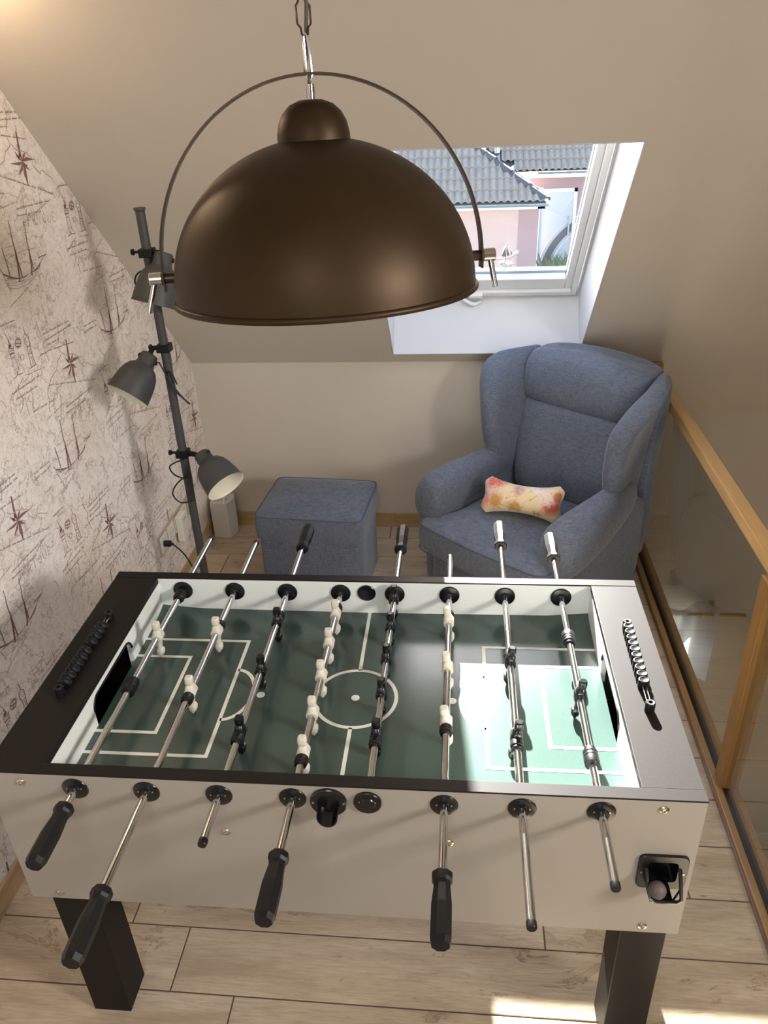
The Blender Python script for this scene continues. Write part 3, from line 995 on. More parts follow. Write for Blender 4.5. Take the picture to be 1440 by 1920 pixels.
# end walls with rounded goal mouths
def endwall(x0, x1):
    m = MB()
    gy0, gy1, gz1, r = 0.228, 0.448, 0.868, 0.028
    arc = []
    for i in range(7):
        a = PI - i * PI / 12
        arc.append((gy0 + r + r * math.cos(a), gz1 - r + r * math.sin(a)))
    for i in range(7):
        a = PI / 2 - i * PI / 12
        arc.append((gy1 - r + r * math.cos(a), gz1 - r + r * math.sin(a)))
    inner = [(gy0, 0.775)] + arc + [(gy1, 0.775)]
    outer = [(RTH, 0.775), (RTH, ZT - 0.0185)]
    n = len(inner)
    # strips: build as quads from inner outline to the top / sides
    top = []
    for i, (a, b) in enumerate(inner):
        if i == 0 or i == n - 1:
            top.append((RTH if i == 0 else W - RTH, 0.775))
        elif i <= 1:
            top.append((RTH, ZT - 0.0185))
        elif i >= n - 2:
            top.append((W - RTH, ZT - 0.0185))
        else:
            t = (i - 1) / (n - 3)
            top.append((RTH + (W - 2 * RTH) * t, ZT - 0.0185))
    for i in range(n - 1):
        q = [inner[i], inner[i + 1], top[i + 1], top[i]]
        m.prism(q, x0, x1, lambda a, b, d: (d, a, b))
    return m, inner


for x0, x1, xr in ((XL - 0.012, XL, XL), (XRR, XRR + 0.012, XRR)):
    m, inner = endwall(x0, x1)
    m.build('end_wall', M_inner, tb)
    s_ = 1 if xr == XL else -1
    MB().tube([(xr + 0.0005 * s_, a, b) for a, b in inner if b > 0.79] , 0.0028, 8).build('goal_edge', M_blackp, tb, True)
    # goal pocket behind
    g = MB()
    xa, xb = (XL - 0.012, 0.03) if xr == XL else (XRR + 0.012, L - 0.03)
    lo, hi = min(xa, xb), max(xa, xb)
    g.box((lo, 0.215, 0.79), (hi, 0.222, 0.879)).box((lo, 0.454, 0.79), (hi, 0.461, 0.879)).box((xb - 0.004, 0.215, 0.70), (xb + 0.004, 0.461, 0.879)).box((lo, 0.215, 0.700), (hi, 0.461, 0.706))
    g.build('goal_pocket', M_blackp, tb)


# playfield, edges curling up towards the corners
def fz(x, y):
    u = (x - 0.673) / 0.56
    v = (y - 0.3436) / 0.319
    return ZF + 0.009 * max(0, (abs(u) - 0.82) / 0.18) * max(0, (abs(v) - 0.70) / 0.30) + 0.004 * max(0, (abs(v) - 0.93) / 0.07) * abs(u)


m = MB()
nx, ny = 56, 32
vs = []
for j in range(ny + 1):
    for i in range(nx + 1):
        x = XL + (XRR - XL) * i / nx
        y = RTH + (W - 2 * RTH) * j / ny
        vs.append((x, y, fz(x, y)))
fs = [(j * (nx + 1) + i, j * (nx + 1) + i + 1, (j + 1) * (nx + 1) + i + 1, (j + 1) * (nx + 1) + i) for j in range(ny) for i in range(nx)]
n0 = len(vs)
vs += [(a, b, c_ - 0.006) for a, b, c_ in vs]
fs += [tuple(n0 + i for i in f[::-1]) for f in fs]
m.add(vs, fs)
m.build('playfield', M_field, tb, True)


def mark(pts, w=0.0085, closed=False):
    m = MB()
    P = []
    n = len(pts)
    for i in range(n - (0 if closed else 1)):
        a, b = pts[i], pts[(i + 1) % n]
        k = max(1, int(math.hypot(b[0] - a[0], b[1] - a[1]) / 0.015))
        for q in range(k):
            P.append((a[0] + (b[0] - a[0]) * q / k, a[1] + (b[1] - a[1]) * q / k))
    if not closed:
        P.append(pts[-1])
    n = len(P)
    A, B = [], []
    for i in range(n):
        if closed:
            a, b = P[i - 1], P[(i + 1) % n]
        else:
            a, b = P[max(i - 1, 0)], P[min(i + 1, n - 1)]
        d1 = (P[i][0] - a[0], P[i][1] - a[1])
        d2 = (b[0] - P[i][0], b[1] - P[i][1])
        l1, l2 = math.hypot(*d1) or 1, math.hypot(*d2) or 1
        n1 = (-d1[1] / l1, d1[0] / l1) if math.hypot(*d1) > 1e-9 else (-d2[1] / l2, d2[0] / l2)
        n2 = (-d2[1] / l2, d2[0] / l2) if math.hypot(*d2) > 1e-9 else n1
        nn = (n1[0] + n2[0], n1[1] + n2[1])
        l = math.hypot(*nn)
        nn = (nn[0] / l, nn[1] / l)
        sc = 1 / max(0.5, nn[0] * n1[0] + nn[1] * n1[1])
        for lst, sg in ((A, 1), (B, -1)):
            x, y = P[i][0] + nn[0] * sc * sg * w / 2, P[i][1] + nn[1] * sc * sg * w / 2
            lst.append((x, y, fz(x, y) + 0.0006))
    m.add(A + B, [(i, (i + 1) % n, n + (i + 1) % n, n + i) for i in range(n if closed else n - 1)])
    m.build('pitch_marking', M_line, tb)


XC, YC = 0.673, 0.3395
mark([(XC, RTH), (XC, YC - 0.0935)])
mark([(XC, YC + 0.0935), (XC, W - RTH)])
mark([(XC + 0.093 * math.cos(a), YC + 0.093 * math.sin(a)) for a in [2 * PI * i / 60 for i in range(60)]], 0.0085, True)
for sx in (-1, 1):
    xe = XL if sx < 0 else XRR
    xp = XC + sx * 0.293
    xb = XC + sx * 0.4235
    mark([(xe, 0.531), (xp, 0.531), (xp, 0.149), (xe, 0.149)])
    mark([(xe, 0.465), (xb, 0.465), (xb, 0.211), (xe, 0.211)])
    mark([(xp - sx * 0.0 - sx * 0.055 * math.sin(a), YC - 0.083 * math.cos(a)) for a in [PI * i / 24 for i in range(25)]])
    for cx in ((XC + sx * 0.219,) if sx > 0 else (XC + sx * 0.219, XC)):
        MB().prism(sup(cx, YC, 0.0095, 0.0095, 2, 24), ZF + 0.0002, ZF + 0.0007, lambda a, b, d: (a, b, d)).build('pitch_marking', M_line, tb)

# rods ---------------------------------------------------------------
RX = [0.1772 + 0.1407 * i for i in range(8)]
RR = 0.0077


def rotY(a):
    return Matrix.Rotation(a, 4, 'Y')


# player figure: hub along y, head up (+z), leg down
def player_mesh(mat, name):
    m = MB()
    m.lathe([(0.0078, -0.0135), (0.0118, -0.0135), (0.0128, -0.012), (0.0128, 0.012), (0.0118, 0.0135), (0.0078, 0.0135)], 24, Matrix.Rotation(PI / 2, 4, 'X'))
    # chest wedge to neck
    rings = []
    for z, rx, ry, cx in ((0.008, 0.011, 0.0125, 0), (0.015, 0.0098, 0.012, 0), (0.0195, 0.0072, 0.0085, 0), (0.0215, 0.0060, 0.0066, 0.0), (0.0235, 0.0078, 0.0082, 0), (0.027, 0.0092, 0.0092, 0), (0.036, 0.0092, 0.0092, 0), (0.0405, 0.0084, 0.0084, 0), (0.0425, 0.006, 0.006, 0)):
        rings.append([(a, b, z) for a, b in sup(cx, 0, rx, ry, 3.2, 20)])
    m.loft(rings)
    rings = []
    for z, rx, ry, cx in ((-0.006, 0.0095, 0.0115, 0), (-0.013, 0.0075, 0.010, 0), (-0.022, 0.0056, 0.0085, 0), (-0.036, 0.0048, 0.0078, 0), (-0.0375, 0.0078, 0.0086, 0), (-0.041, 0.0095, 0.009, 0), (-0.050, 0.0085, 0.0088, 0), (-0.0585, 0.0018, 0.0075, 0)):
        rings.append([(a, b, z) for a, b in sup(cx, 0, rx, ry, 4, 16)])
    m.loft(rings)
    return m.mesh(name, mat, 35)


pm_w = player_mesh(M_whitep, 'player')
pm_b = player_mesh(M_blackp, 'player')
bmesh_w = MB().lathe([(0.0078, -0.010), (0.0125, -0.010), (0.0135, -0.008), (0.0135, 0.004), (0.0118, 0.0055), (0.0118, 0.010), (0.0078, 0.010)], 24, Matrix.Rotation(PI / 2, 4, 'X')).mesh('bumper', M_blackm, 35)
bmesh_g = MB().lathe([(0.0078, -0.020), (0.0142, -0.020), (0.0150, -0.018), (0.0150, -0.004), (0.0138, -0.003), (0.0138, -0.001), (0.0146, 0.0), (0.0146, 0.005), (0.0136, 0.006), (0.0136, 0.008), (0.0146, 0.009), (0.0146, 0.014), (0.0120, 0.017), (0.0120, 0.021), (0.0078, 0.021)], 28, Matrix.Rotation(PI / 2, 4, 'X')).mesh('bumper', M_blackm, 35)
# octagonal handle pointing along -y from its flange
hm = MB()
for prof in ([(0.0085, 0.0), (0.0165, 0.001), (0.0185, 0.004), (0.0185, 0.014), (0.0155, 0.019), (0.0145, 0.026), (0.0165, 0.045), (0.0180, 0.06), (0.0180, 0.116), (0.0150, 0.126), (0.0001, 0.126)],):
    hm.lathe(prof, 8, Matrix.Rotation(PI / 2, 4, 'X') @ Matrix.Rotation(PI / 8, 4, 'Z'))
handle_me = hm.mesh('handle', M_blackm, False)
cap_me = MB().lathe([(0.0079, -0.002), (0.0086, -0.002), (0.0086, 0.008), (0.0076, 0.010), (0.0001, 0.010)], 16, Matrix.Rotation(PI / 2, 4, 'X')).mesh('end_cap', M_blackp, 35)
# black bearing plates
plate = MB().lathe([(0.0078, -0.006), (0.0108, -0.006), (0.0115, -0.001), (0.0262, -0.0005), (0.0262, 0.0020), (0.0250, 0.0038), (0.0200, 0.0055), (0.0135, 0.0064), (0.0122, 0.0110), (0.0078, 0.0112)], 36, Matrix.Rotation(PI / 2, 4, 'X')).mesh('bearing', M_blackp, 35)
screw = MB().lathe([(0.0001, 0.0), (0.0026, 0.0), (0.0024, 0.0012), (0.0001, 0.0016)], 10, Matrix.Rotation(PI / 2, 4, 'X')).mesh('screw', M_zinc, True)


def meshobj(name, me, parent, loc=(0, 0, 0), rot=(0, 0, 0), **kw):
    o = bpy.data.objects.new(name, me)
    COL.objects.link(o)
    o.parent = parent
    o.location = loc
    o.rotation_euler = rot
    for k, v in kw.items():
        o[k] = v
    return o


HUBS = {0: [0.466], 1: [0.489, 0.277], 2: [0.533, 0.354, 0.162], 3: [0.57, 0.456, 0.341, 0.224, 0.113], 4: [0.639, 0.524, 0.404, 0.289, 0.167], 5: [0.551, 0.381, 0.209], 6: [0.405, 0.175], 7: [0.302]}
BUMP = {0: [(0.638, 1), (0.286, 1)], 1: [(0.513, 0), (0.252, 0)], 2: [(0.557, 0), (0.138, 0)], 3: [(0.594, 0), (0.089, 0)], 4: [(0.662, 0), (0.143, 0)], 5: [(0.575, 0), (0.185, 0)], 6: [(0.428, 0), (0.151, 0)], 7: [(0.495, 1), (0.129, 1)]}
ENDS = {0: (-0.05, 0.92), 1: (-0.215, 0.9), 2: (-0.101, 0.88), 3: (-0.13, 0.72), 4: (0.012, 0.88), 5: (-0.15, 0.838), 6: (-0.22, 0.91), 7: (-0.144, 0.845)}
HFRONT = {0: -0.042, 1: -0.204, 3: -0.119, 5: -0.140}
HBACK = {2: 0.872, 4: 0.872, 6: 0.900, 7: 0.836}
TILT = {0: 0.02, 1: 0.03, 2: 0.06, 3: 0.02, 4: 0.03, 5: -0.12, 6: 0.10, 7: 0.14}
WHITE = (0, 1, 3, 5)
for i in range(8):
    y0, y1 = ENDS[i]
    m = MB()
    ra = RR
    m.tube([(0, y0, 0), (0, y1, 0)], ra, 20)
    rod = m.build('rod', M_chrome, tb, 35)
    rod.location = (RX[i], 0, ZR)
    for y in HUBS[i]:
        meshobj('player', pm_w if i in WHITE else pm_b, rod, (0, y, 0), (0, TILT[i] + random.uniform(-0.02, 0.02), 0), label='ivory player figure' if i in WHITE else 'black player figure')
    for y, big in BUMP[i]:
        far = y > 0.4
        meshobj('bumper', bmesh_g if big else bmesh_w, rod, (0, y, 0), (0, 0, PI if (far != bool(big)) else 0), label='black rubber bumper')
    if i in HFRONT:
        meshobj('handle', handle_me, rod, (0, HFRONT[i], 0), label='black octagonal handle')
    elif i != 4:
        meshobj('end_cap', cap_me, rod, (0, y0, 0))
    if i in HBACK:
        meshobj('handle', handle_me, rod, (0, HBACK[i], 0), (0, 0, PI), label='black octagonal handle')
    else:
        meshobj('end_cap', cap_me, rod, (0, y1, 0), (0, 0, PI))
    # bearings front, inner back
    if i != 4:
        b = meshobj('bearing', plate, tb, (RX[i], 0.0015, ZR))
        for s_ in (-1, 1):
            meshobj('screw', screw, b, (s_ * 0.013, -0.0058, 0.004))
    b = meshobj('bearing', plate, tb, (RX[i], W - RTH - 0.0005, ZR))
    b = meshobj('bearing', plate, tb, (RX[i], RTH + 0.0005, ZR), (0, 0, PI))
    b = meshobj('bearing', plate, tb, (RX[i], W - 0.0015, ZR), (0, 0, PI))
# closed blanking disc for rod five
b = MB().lathe([(0.0001, 0.009), (0.0135, 0.009), (0.0150, 0.0065), (0.0250, 0.006), (0.0262, 0.0045), (0.0262, 0.0005)], 36, Matrix.Rotation(PI / 2, 4, 'X')).build('blanking_disc', M_blackp, tb, 35)
b.location = (RX[4], 0.0, ZR)
for s_ in (-1, 1):
    meshobj('screw', screw, b, (s_ * 0.014, -0.0058, 0.004))
# ball inlets: funnel in the back wall, scoop on the front
b = MB().lathe([(0.0235, -0.001), (0.0240, 0.002), (0.0225, 0.0035), (0.0205, 0.003), (0.012, 0.0012), (0.0001, 0.0008)], 32, Matrix.Rotation(PI / 2, 4, 'X')).build('ball_inlet', M_blackp, tb, 35)
b.location = (0.667, W - RTH - 0.001, 0.864)
sc_ = MB()
sc_.lathe([(0.0215, 0.006), (0.0330, 0.006), (0.0350, 0.004), (0.0350, 0.0)], 40, Matrix.Rotation(PI / 2, 4, 'X'))
rings = []
for k in range(9):
    t = k / 8
    yy = 0.0 - 0.030 * t
    rr = 0.0215 - 0.002 * t
    ring = []
    for a in range(21):
        th = PI + PI * a / 20 * 1.0
        ring.append((rr * math.cos(th), yy, rr * math.sin(th) * (1 + 0.25 * t) - 0.010 * t))
    ring += [(x * 0.90, y, z * 0.90) for x, y, z in ring[::-1]]
    rings.append(ring)
sc_.loft(rings)
sc_.lathe([(0.0225, 0.0062), (0.0210, 0.0062), (0.0200, 0.001), (0.0001, 0.0008)], 28, Matrix.Rotation(PI / 2, 4, 'X'))
b = sc_.build('ball_scoop', M_blackp, tb, 40)
b.location = (0.667, 0, 0.857)
for s_ in (-1, 1):
    meshobj('screw', screw, b, (s_ * 0.0285, -0.0058, 0.002))
# furniture bolts
bolt = MB().lathe([(0.009, 0.0), (0.0088, 0.0015), (0.0062, 0.0035), (0.0045, 0.0038), (0.0040, 0.0015), (0.0001, 0.0015)], 20, Matrix.Rotation(PI / 2, 4, 'X')).mesh('bolt', M_zinc, 40)
for x, z in ((0.071, 0.873), (0.068, 0.540), (0.459, 0.759), (0.890, 0.759), (1.270, 0.875), (1.271, 0.663), (1.272, 0.541)):
    meshobj('bolt', bolt, tb, (x, 0, z))
# ball return box
rx0, rx1, rz0, rz1 = 1.2415, 1.3325, 0.664, 0.756
rcx, rcz = (rx0 + rx1) / 2, (rz0 + rz1) / 2
br = MB()
o_ = sup(0, 0, (rx1 - rx0) / 2, (rz1 - rz0) / 2, 8, 40)
i_ = sup(0, 0.0022, 0.0275, 0.0275, 7, 40)
br.loft([[(a, 0.0, b) for a, b in o_], [(a, -0.004, b) for a, b in o_], [(a * .97, -0.0055, b * .97) for a, b in o_], [(a, -0.0055, b) for a, b in i_], [(a, 0.018, b) for a, b in i_]], cap=False)
br.add([(a, 0.018, b) for a, b in i_], [tuple(range(40))])
brk = br.build('ball_return', M_blackp, tb, 40)
brk.location = (rcx, 0, rcz)
for s_ in (-1, 1):
    meshobj('screw', screw, brk, (s_ * 0.038, -0.0052, 0))
lp = MB()
path = [(-0.030, -0.004, 0.012), (-0.029, -0.026, -0.016), (-0.026, -0.042, -0.024), (-0.018, -0.046, -0.026), (0.020, -0.046, -0.026), (0.029, -0.042, -0.024), (0.031, -0.026, -0.014), (0.031, -0.004, 0.012)]
lp.tube(path, 0.0035, 8)
lp.tube([(-0.029, -0.026, -0.016), (-0.012, -0.040, -0.034), (0.014, -0.040, -0.034), (0.031, -0.026, -0.014)], 0.0022, 6)
lp.box((-0.026, -0.040, -0.036), (0.016, -0.002, -0.033))
lp.build('return_basket', M_blackp, brk, 40)
bl = MB().sphere((0, 0, 0), 0.0165, 24, 14).build('ball', M_ball, None, 'all')
bl.location = (rcx - 0.013, -0.027, rcz - 0.0135)
tag(bl, 'small grey-brown ball resting in the black return cup of the game table', 'ball')


# score counters
def bead(mat, side):
    m = MB()
    m.lathe([(0.0001, 0.0105), (0.0050, 0.0108), (0.0082, 0.0125), (0.0095, 0.0120), (0.0100, 0.0100), (0.0100, -0.0085), (0.0092, -0.0100), (0.0001, -0.0100)], 24)
    if side:
        m.lathe([(0.0001, 0.0115), (0.0050, 0.0118), (0.0076, 0.0132), (0.0086, 0.0122), (0.0088, 0.0)], 20, Matrix.Rotation(-PI / 2.1, 4, 'Y'))
    m.v = [(a * 1.15, b * 0.98, c_) for a, b, c_ in m.v]
    return m.mesh('score_bead', mat, 40)


bead_me = bead(M_blackm, True)
bead_me2 = bead(M_blackm, False)
endb = MB()
endb.lathe([(0.0040, 0.006), (0.0042, 0.0128), (0.0082, 0.0130), (0.0095, 0.0120), (0.0100, 0.0100), (0.0100, -0.0100), (0.001, -0.0100)], 24)
endb_me = endb.mesh('counter_bracket', M_blackm, 40)
for side in (0, 1):
    if side:
        p0, p1 = Vector((1.2885, 0.487, ZT + 0.010)), Vector((1.286, 0.222, ZT + 0.010))
        ts = [0.055 + 0.0765 * i for i in range(10)]
    else:
        p0, p1 = Vector((0.060, 0.478, ZT + 0.010)), Vector((0.058, 0.212, ZT + 0.010))
        ts = [0.17, 0.245, 0.32, 0.40, 0.52, 0.60, 0.68, 0.755, 0.83, 0.905]
    cn = MB()
    for s_ in (-0.0035, 0.0035):
        cn.cyl((s_, 0, 0.002), (p1.x - p0.x + s_, p1.y - p0.y, 0.002), 0.0013, 8)
    cnt = cn.build('score_counter', M_chrome, tb, True, label='score counter with black beads on wire rails')
    cnt.location = p0
    d = p1 - p0
    for q in (0.0, 1.0):
        meshobj('counter_bracket', endb_me, cnt, d * q)
    for q in ts:
        meshobj('score_bead', bead_me2 if side else bead_me, cnt, d * q, (0, 0 if side else 0.75, 0) if True else None)
# legs
for lx in (0.0, L - 0.095):
    for ly in (0.05, W - 0.05 - 0.095):
        MB().box((lx + 0.0, ly, 0.0), (lx + 0.095, ly + 0.095, ZB)).build('leg', M_dark, tb, bevel=0.002)
MB().box((0.018, RTH - 0.004, ZB + 0.01), (L - 0.018, W - RTH + 0.004, ZB + 0.022)).build('cabinet_floor', M_board, tb)

# ================================================================ PENDANT LAMP
pl_ = thing('pendant_lamp', 'large bronze dome pendant lamp in a round bracket hanging from a chain', 'lamp', (0.675, 0.34, 1.709), 0, rot=(-0.066, -0.012, 0.20))
dome = MB()
R0, HH = 0.251, 0.232
prof = []
for i in range(25):
    t = i / 24 * math.acos(0.055 / R0)
    prof.append((R0 * math.cos(t), 0.010 + HH * math.sin(t) ** 0.96))
prof = prof + [(r - 0.0025, z - 0.0025) for r, z in prof[::-1]]
dome.lathe(prof, 72)
dome.build('lamp_shade', M_dome, pl_, 60)
MB().tube([(R0 * math.cos(a), R0 * math.sin(a), 0.006) for a in [2 * PI * i / 72 for i in range(72)]], 0.0052, 10, closed=True).build('shade_rim', M_dome, pl_, True)
zt = 0.010 + HH
capm = MB().lathe([(0.0600, zt - 0.016), (0.0615, zt - 0.014), (0.0600, zt - 0.010), (0.0575, zt - 0.009), (0.0570, zt + 0.004), (0.0535, zt + 0.020), (0.0460, zt + 0.034), (0.034, zt + 0.045), (0.018, zt + 0.051), (0.001, zt + 0.052)], 40)
capm.build('shade_cap', M_dome, pl_, 50)
MB().lathe([(0.001, zt + 0.050), (0.0075, zt + 0.050), (0.0075, zt + 0.072), (0.001, zt + 0.072)], 16).build('cable_grip', M_chrome, pl_, 40)
BR = 0.268
pz = 0.045
brp = []
for i in range(49):
    a = PI * i / 48
    brp.append((BR * math.cos(a), pz + 0.285 * math.sin(a)))
brp = [(BR * 0.998, pz - 0.02)] + brp + [(-BR * 0.998, pz - 0.02)]
rings = []
for i, (a, b) in enumerate(brp):
    n_ = Vector((a, b - pz)).normalized() if b > pz else Vector((math.copysign(1, a), 0))
    rings.append([(a, -0.0135, b), (a - n_.x * 0.0032, -0.0135, b - n_.y * 0.0032), (a - n_.x * 0.0032, 0.0135, b - n_.y * 0.0032), (a, 0.0135, b)])
MB().loft(rings).build('bracket', M_bracket, pl_, bevel=0.0006)
for s_ in (-1, 1):
    MB().cyl((s_ * 0.238, 0, pz), (s_ * 0.266, 0, pz), 0.0085, 18).build('pivot', M_bracket, pl_, 40)
    k = MB()
    k.cyl((s_ * 0.269, 0, pz), (s_ * 0.290, 0, pz), 0.0105, 20)
    k.cyl((s_ * 0.281, 0, pz), (s_ * (0.298 if s_ < 0 else 0.288), -0.012, pz - 0.052), 0.0048, 12)
    kb = k.build('clamp_lever', M_chrome, pl_, 40, bevel=0.001)


# chain, hook and cloth cable: local z up from the bracket top
def link(m, z0, h, w, r, rot):
    pts = []
    for a, b in ((0, 0), (0.45, 0.05), (0.55, 0.2), (1.0, 0.3), (1.0, 0.7), (0.6, 0.8), (0.5, 0.95), (0, 1), (-0.5, 0.95), (-0.6, 0.8), (-1.0, 0.7), (-1.0, 0.3), (-0.55, 0.2), (-0.45, 0.05)):
        pts.append(Vector((a * w * math.cos(rot), a * w * math.sin(rot), z0 + b * h)))
    m.tube(pts, r, 7, closed=True)


zb_ = pz + 0.285
hk = MB()
hk.tube([(0.001, 0, zb_ - 0.012), (0.005, 0, zb_ - 0.004), (0.0045, 0, zb_ + 0.02), (0.003, 0, zb_ + 0.046), (0, 0, zb_ + 0.052), (-0.003, 0, zb_ + 0.046), (-0.003, 0, zb_ + 0.01), (-0.002, 0, zb_ - 0.008)], 0.0022, 8, closed=True)
hk.build('snap_hook', M_chrome, pl_, True)
zz = zb_ + 0.047
k = 0
while zz < 0.90:
    m = MB()
    link(m, zz, 0.056, 0.0105, 0.0017, 0.25 if k % 2 == 0 else 1.75)
    m.build('chain_link', M_bracket, pl_, True)
    zz += 0.0515
    k += 1
cb = [(0.0, 0, zt + 0.07), (0.001, 0.001, zt + 0.085), (-0.004, 0.004, zb_ + 0.0), (-0.001, 0.006, zb_ + 0.03), (0.004, 0.004, zb_ + 0.07), (0.006, 0.001, zb_ + 0.09), (0.001, 0.003, zb_ + 0.11), (-0.003, 0, zb_ + 0.14)]
zz = zb_ + 0.14
while zz < 0.88:
    zz += 0.06
    cb.append((0.005 * math.sin(zz * 40), 0.004, zz))
MB().tube(cb, 0.0030, 8).build('cable', simple('braided_cable', srgb(92, 86, 78), 0.85, var=0.6, scale=900), pl_, True)
MB().lathe([(0.001, 0.86), (0.03, 0.865), (0.055, 0.90), (0.058, 0.915), (0.001, 0.915)], 28).build('ceiling_rose', M_dome, pl_, 40)
MB().sphere((0, 0, 0.14), 0.03, 18, 10).cyl((0, 0, 0.16), (0, 0, zt - 0.006), 0.02, 16).build('bulb', M_cream, pl_, True)

# ================================================================ FLOOR LAMP
fx, fy = -0.095, 1.50
fpl = thing('floor_lamp', 'tall dark grey floor lamp with three bell shades in the left corner', 'lamp', (fx, fy, 0))
MB().lathe([(0.001, 0.0), (0.13, 0.0), (0.132, 0.004), (0.128, 0.012), (0.02, 0.018), (0.001, 0.018)], 48).build('base', M_grey, fpl, 40)
MB().lathe([(0.001, 0.016), (0.0155, 0.016), (0.0155, 1.0), (0.0150, 1.0), (0.0150, 1.696), (0.0185, 1.700), (0.0185, 1.706), (0.001, 1.706)], 24).build('pole', M_grey, fpl, 40)


def spot(name, neck, tip, zc, cord):
    n, t = Vector(neck), Vector(tip)
    ax = (t - n).normalized()
    Q = ax.to_track_quat('Z', 'Y').to_matrix().to_4x4()
    Mx = Matrix.Translation(n) @ Q
    Ln = (t - n).length
    s_ = Ln / 0.16
    outer = [(0.001, 0.0), (0.024, 0.0), (0.0280, 0.003), (0.0295, 0.008), (0.0300, 0.036), (0.0340, 0.043), (0.047, 0.053), (0.058, 0.070), (0.0645, 0.092), (0.0690, 0.120), (0.0725, 0.152), (0.0735, 0.158), (0.0735, 0.160)]
    inner = [(0.0715, 0.159), (0.0690, 0.150), (0.0655, 0.118), (0.060, 0.090), (0.049, 0.070), (0.035, 0.055), (0.0220, 0.045), (0.001, 0.044)]
    sh = MB().lathe([(r, z * s_) for r, z in outer], 44, Mx).build('lamp_shade', M_grey, fpl, 40)
    MB().lathe([(0.0735, 0.160 * s_)] + [(r, z * s_) for r, z in inner], 44, Mx).build('inner_lining', M_cream, sh, 50)
    MB().lathe([(0.001, 0.05), (0.013, 0.05), (0.013, 0.07), (0.020, 0.09), (0.022, 0.105), (0.016, 0.122), (0.001, 0.128)], 20, Mx).build('bulb', M_cream, sh, True)
    cl = MB()
    cl.box((-0.022, -0.022, zc - 0.013), (0.022, 0.022, zc + 0.013))
    d = (n - Vector((0, 0, zc)))
    d2 = Vector((d.x, d.y, 0)).normalized()
    a = Vector((0, 0, zc)) + d2 * 0.02
    cl.tube([a, a + d2 * 0.02, n + ax * 0.018], 0.010, 6)
    cl.cyl(Vector((-0.045, 0.0, zc + 0.002)), Vector((0.0, 0.0, zc + 0.002)), 0.0045, 10)
    cl.lathe([(0.001, -0.006), (0.010, -0.004), (0.011, 0.004), (0.001, 0.006)], 8, Matrix.Translation((-0.048, 0, zc + 0.002)) @ Matrix.Rotation(PI / 2, 4, 'Y'))
    side = ax.cross(Vector((0, -1, 0))).normalized()
    cl.cyl(n + ax * 0.018 - side * 0.034, n + ax * 0.018 + side * 0.034, 0.0075, 10)
    cl.build('clamp', M_blackm, fpl, 40, bevel=0.0015)
    if cord:
        MB().tube(cord, 0.0028, 7).build('cord', M_cord, fpl, True)


def sm(pts, n=8):
    # Catmull-Rom through points
    P = [Vector(p) for p in pts]
    P = [P[0] * 2 - P[1]] + P + [P[-1] * 2 - P[-2]]
    out = []
    for i in range(1, len(P) - 2):
        for k in range(n):
            t = k / n
            out.append(0.5 * ((2 * P[i]) + (-P[i - 1] + P[i + 1]) * t + (2 * P[i - 1] - 5 * P[i] + 4 * P[i + 1] - P[i + 2]) * t * t + (-P[i - 1] + 3 * P[i] - 3 * P[i + 1] + P[i + 2]) * t ** 3))
    out.append(P[-2])
    return out


spot('a', (0.060, -0.010, 1.572), (0.020, -0.065, 1.422), 1.572, sm([(0.02, -0.02, 1.53), (-0.03, -0.03, 1.515), (-0.045, -0.03, 1.48), (-0.01, -0.03, 1.445), (0.015, -0.02, 1.44)]))
spot('b', (-0.052, -0.002, 1.240), (-0.118, -0.100, 1.128), 1.262, sm([(-0.02, -0.02, 1.22), (0.012, -0.03, 1.15), (0.05, -0.03, 1.09), (0.062, -0.02, 1.07), (0.02, -0.025, 1.12), (0.00, -0.022, 1.17), (0.016, -0.022, 1.185), (0.03, -0.02, 1.14)]))
spot('c', (0.070, -0.012, 0.876), (0.172, -0.092, 0.786), 0.872, sm([(0.01, -0.02, 0.86), (-0.045, -0.03, 0.835), (-0.035, -0.03, 0.80), (0.005, -0.03, 0.785), (0.018, -0.02, 0.80), (-0.03, -0.03, 0.765), (-0.055, -0.03, 0.72), (-0.03, -0.03, 0.685), (0.015, -0.022, 0.69)]))
# mains lead from the plug on the wall down to the lamp
SX = XW - fx
MB().cyl((SX + 0.009, 0.284, 0.312), (SX + 0.040, 0.284, 0.312), 0.014, 12).cyl((SX + 0.040, 0.284, 0.312), (SX + 0.052, 0.284, 0.308), 0.007, 10).build('plug', M_cord, fpl, 40)
MB().tube(sm([(SX + 0.05, 0.284, 0.309), (SX + 0.10, 0.27, 0.262), (SX + 0.17, 0.22, 0.17), (SX + 0.24, 0.16, 0.10), (-0.02, 0.08, 0.10), (0.06, 0.0, 0.07), (0.09, -0.05, 0.006), (0.05, -0.08, 0.006), (-0.03, -0.13, 0.012)]), 0.0032, 8).build('cord', M_cord, fpl, True)
MB().tube(sm([(SX + 0.24, 0.16, 0.10), (-0.06, 0.11, 0.06), (-0.11, 0.04, 0.006), (-0.14, -0.08, 0.006)]), 0.0032, 8).build('cord', M_cord, fpl, True)

# ================================================================ SOCKETS ON THE PAPERED WALL


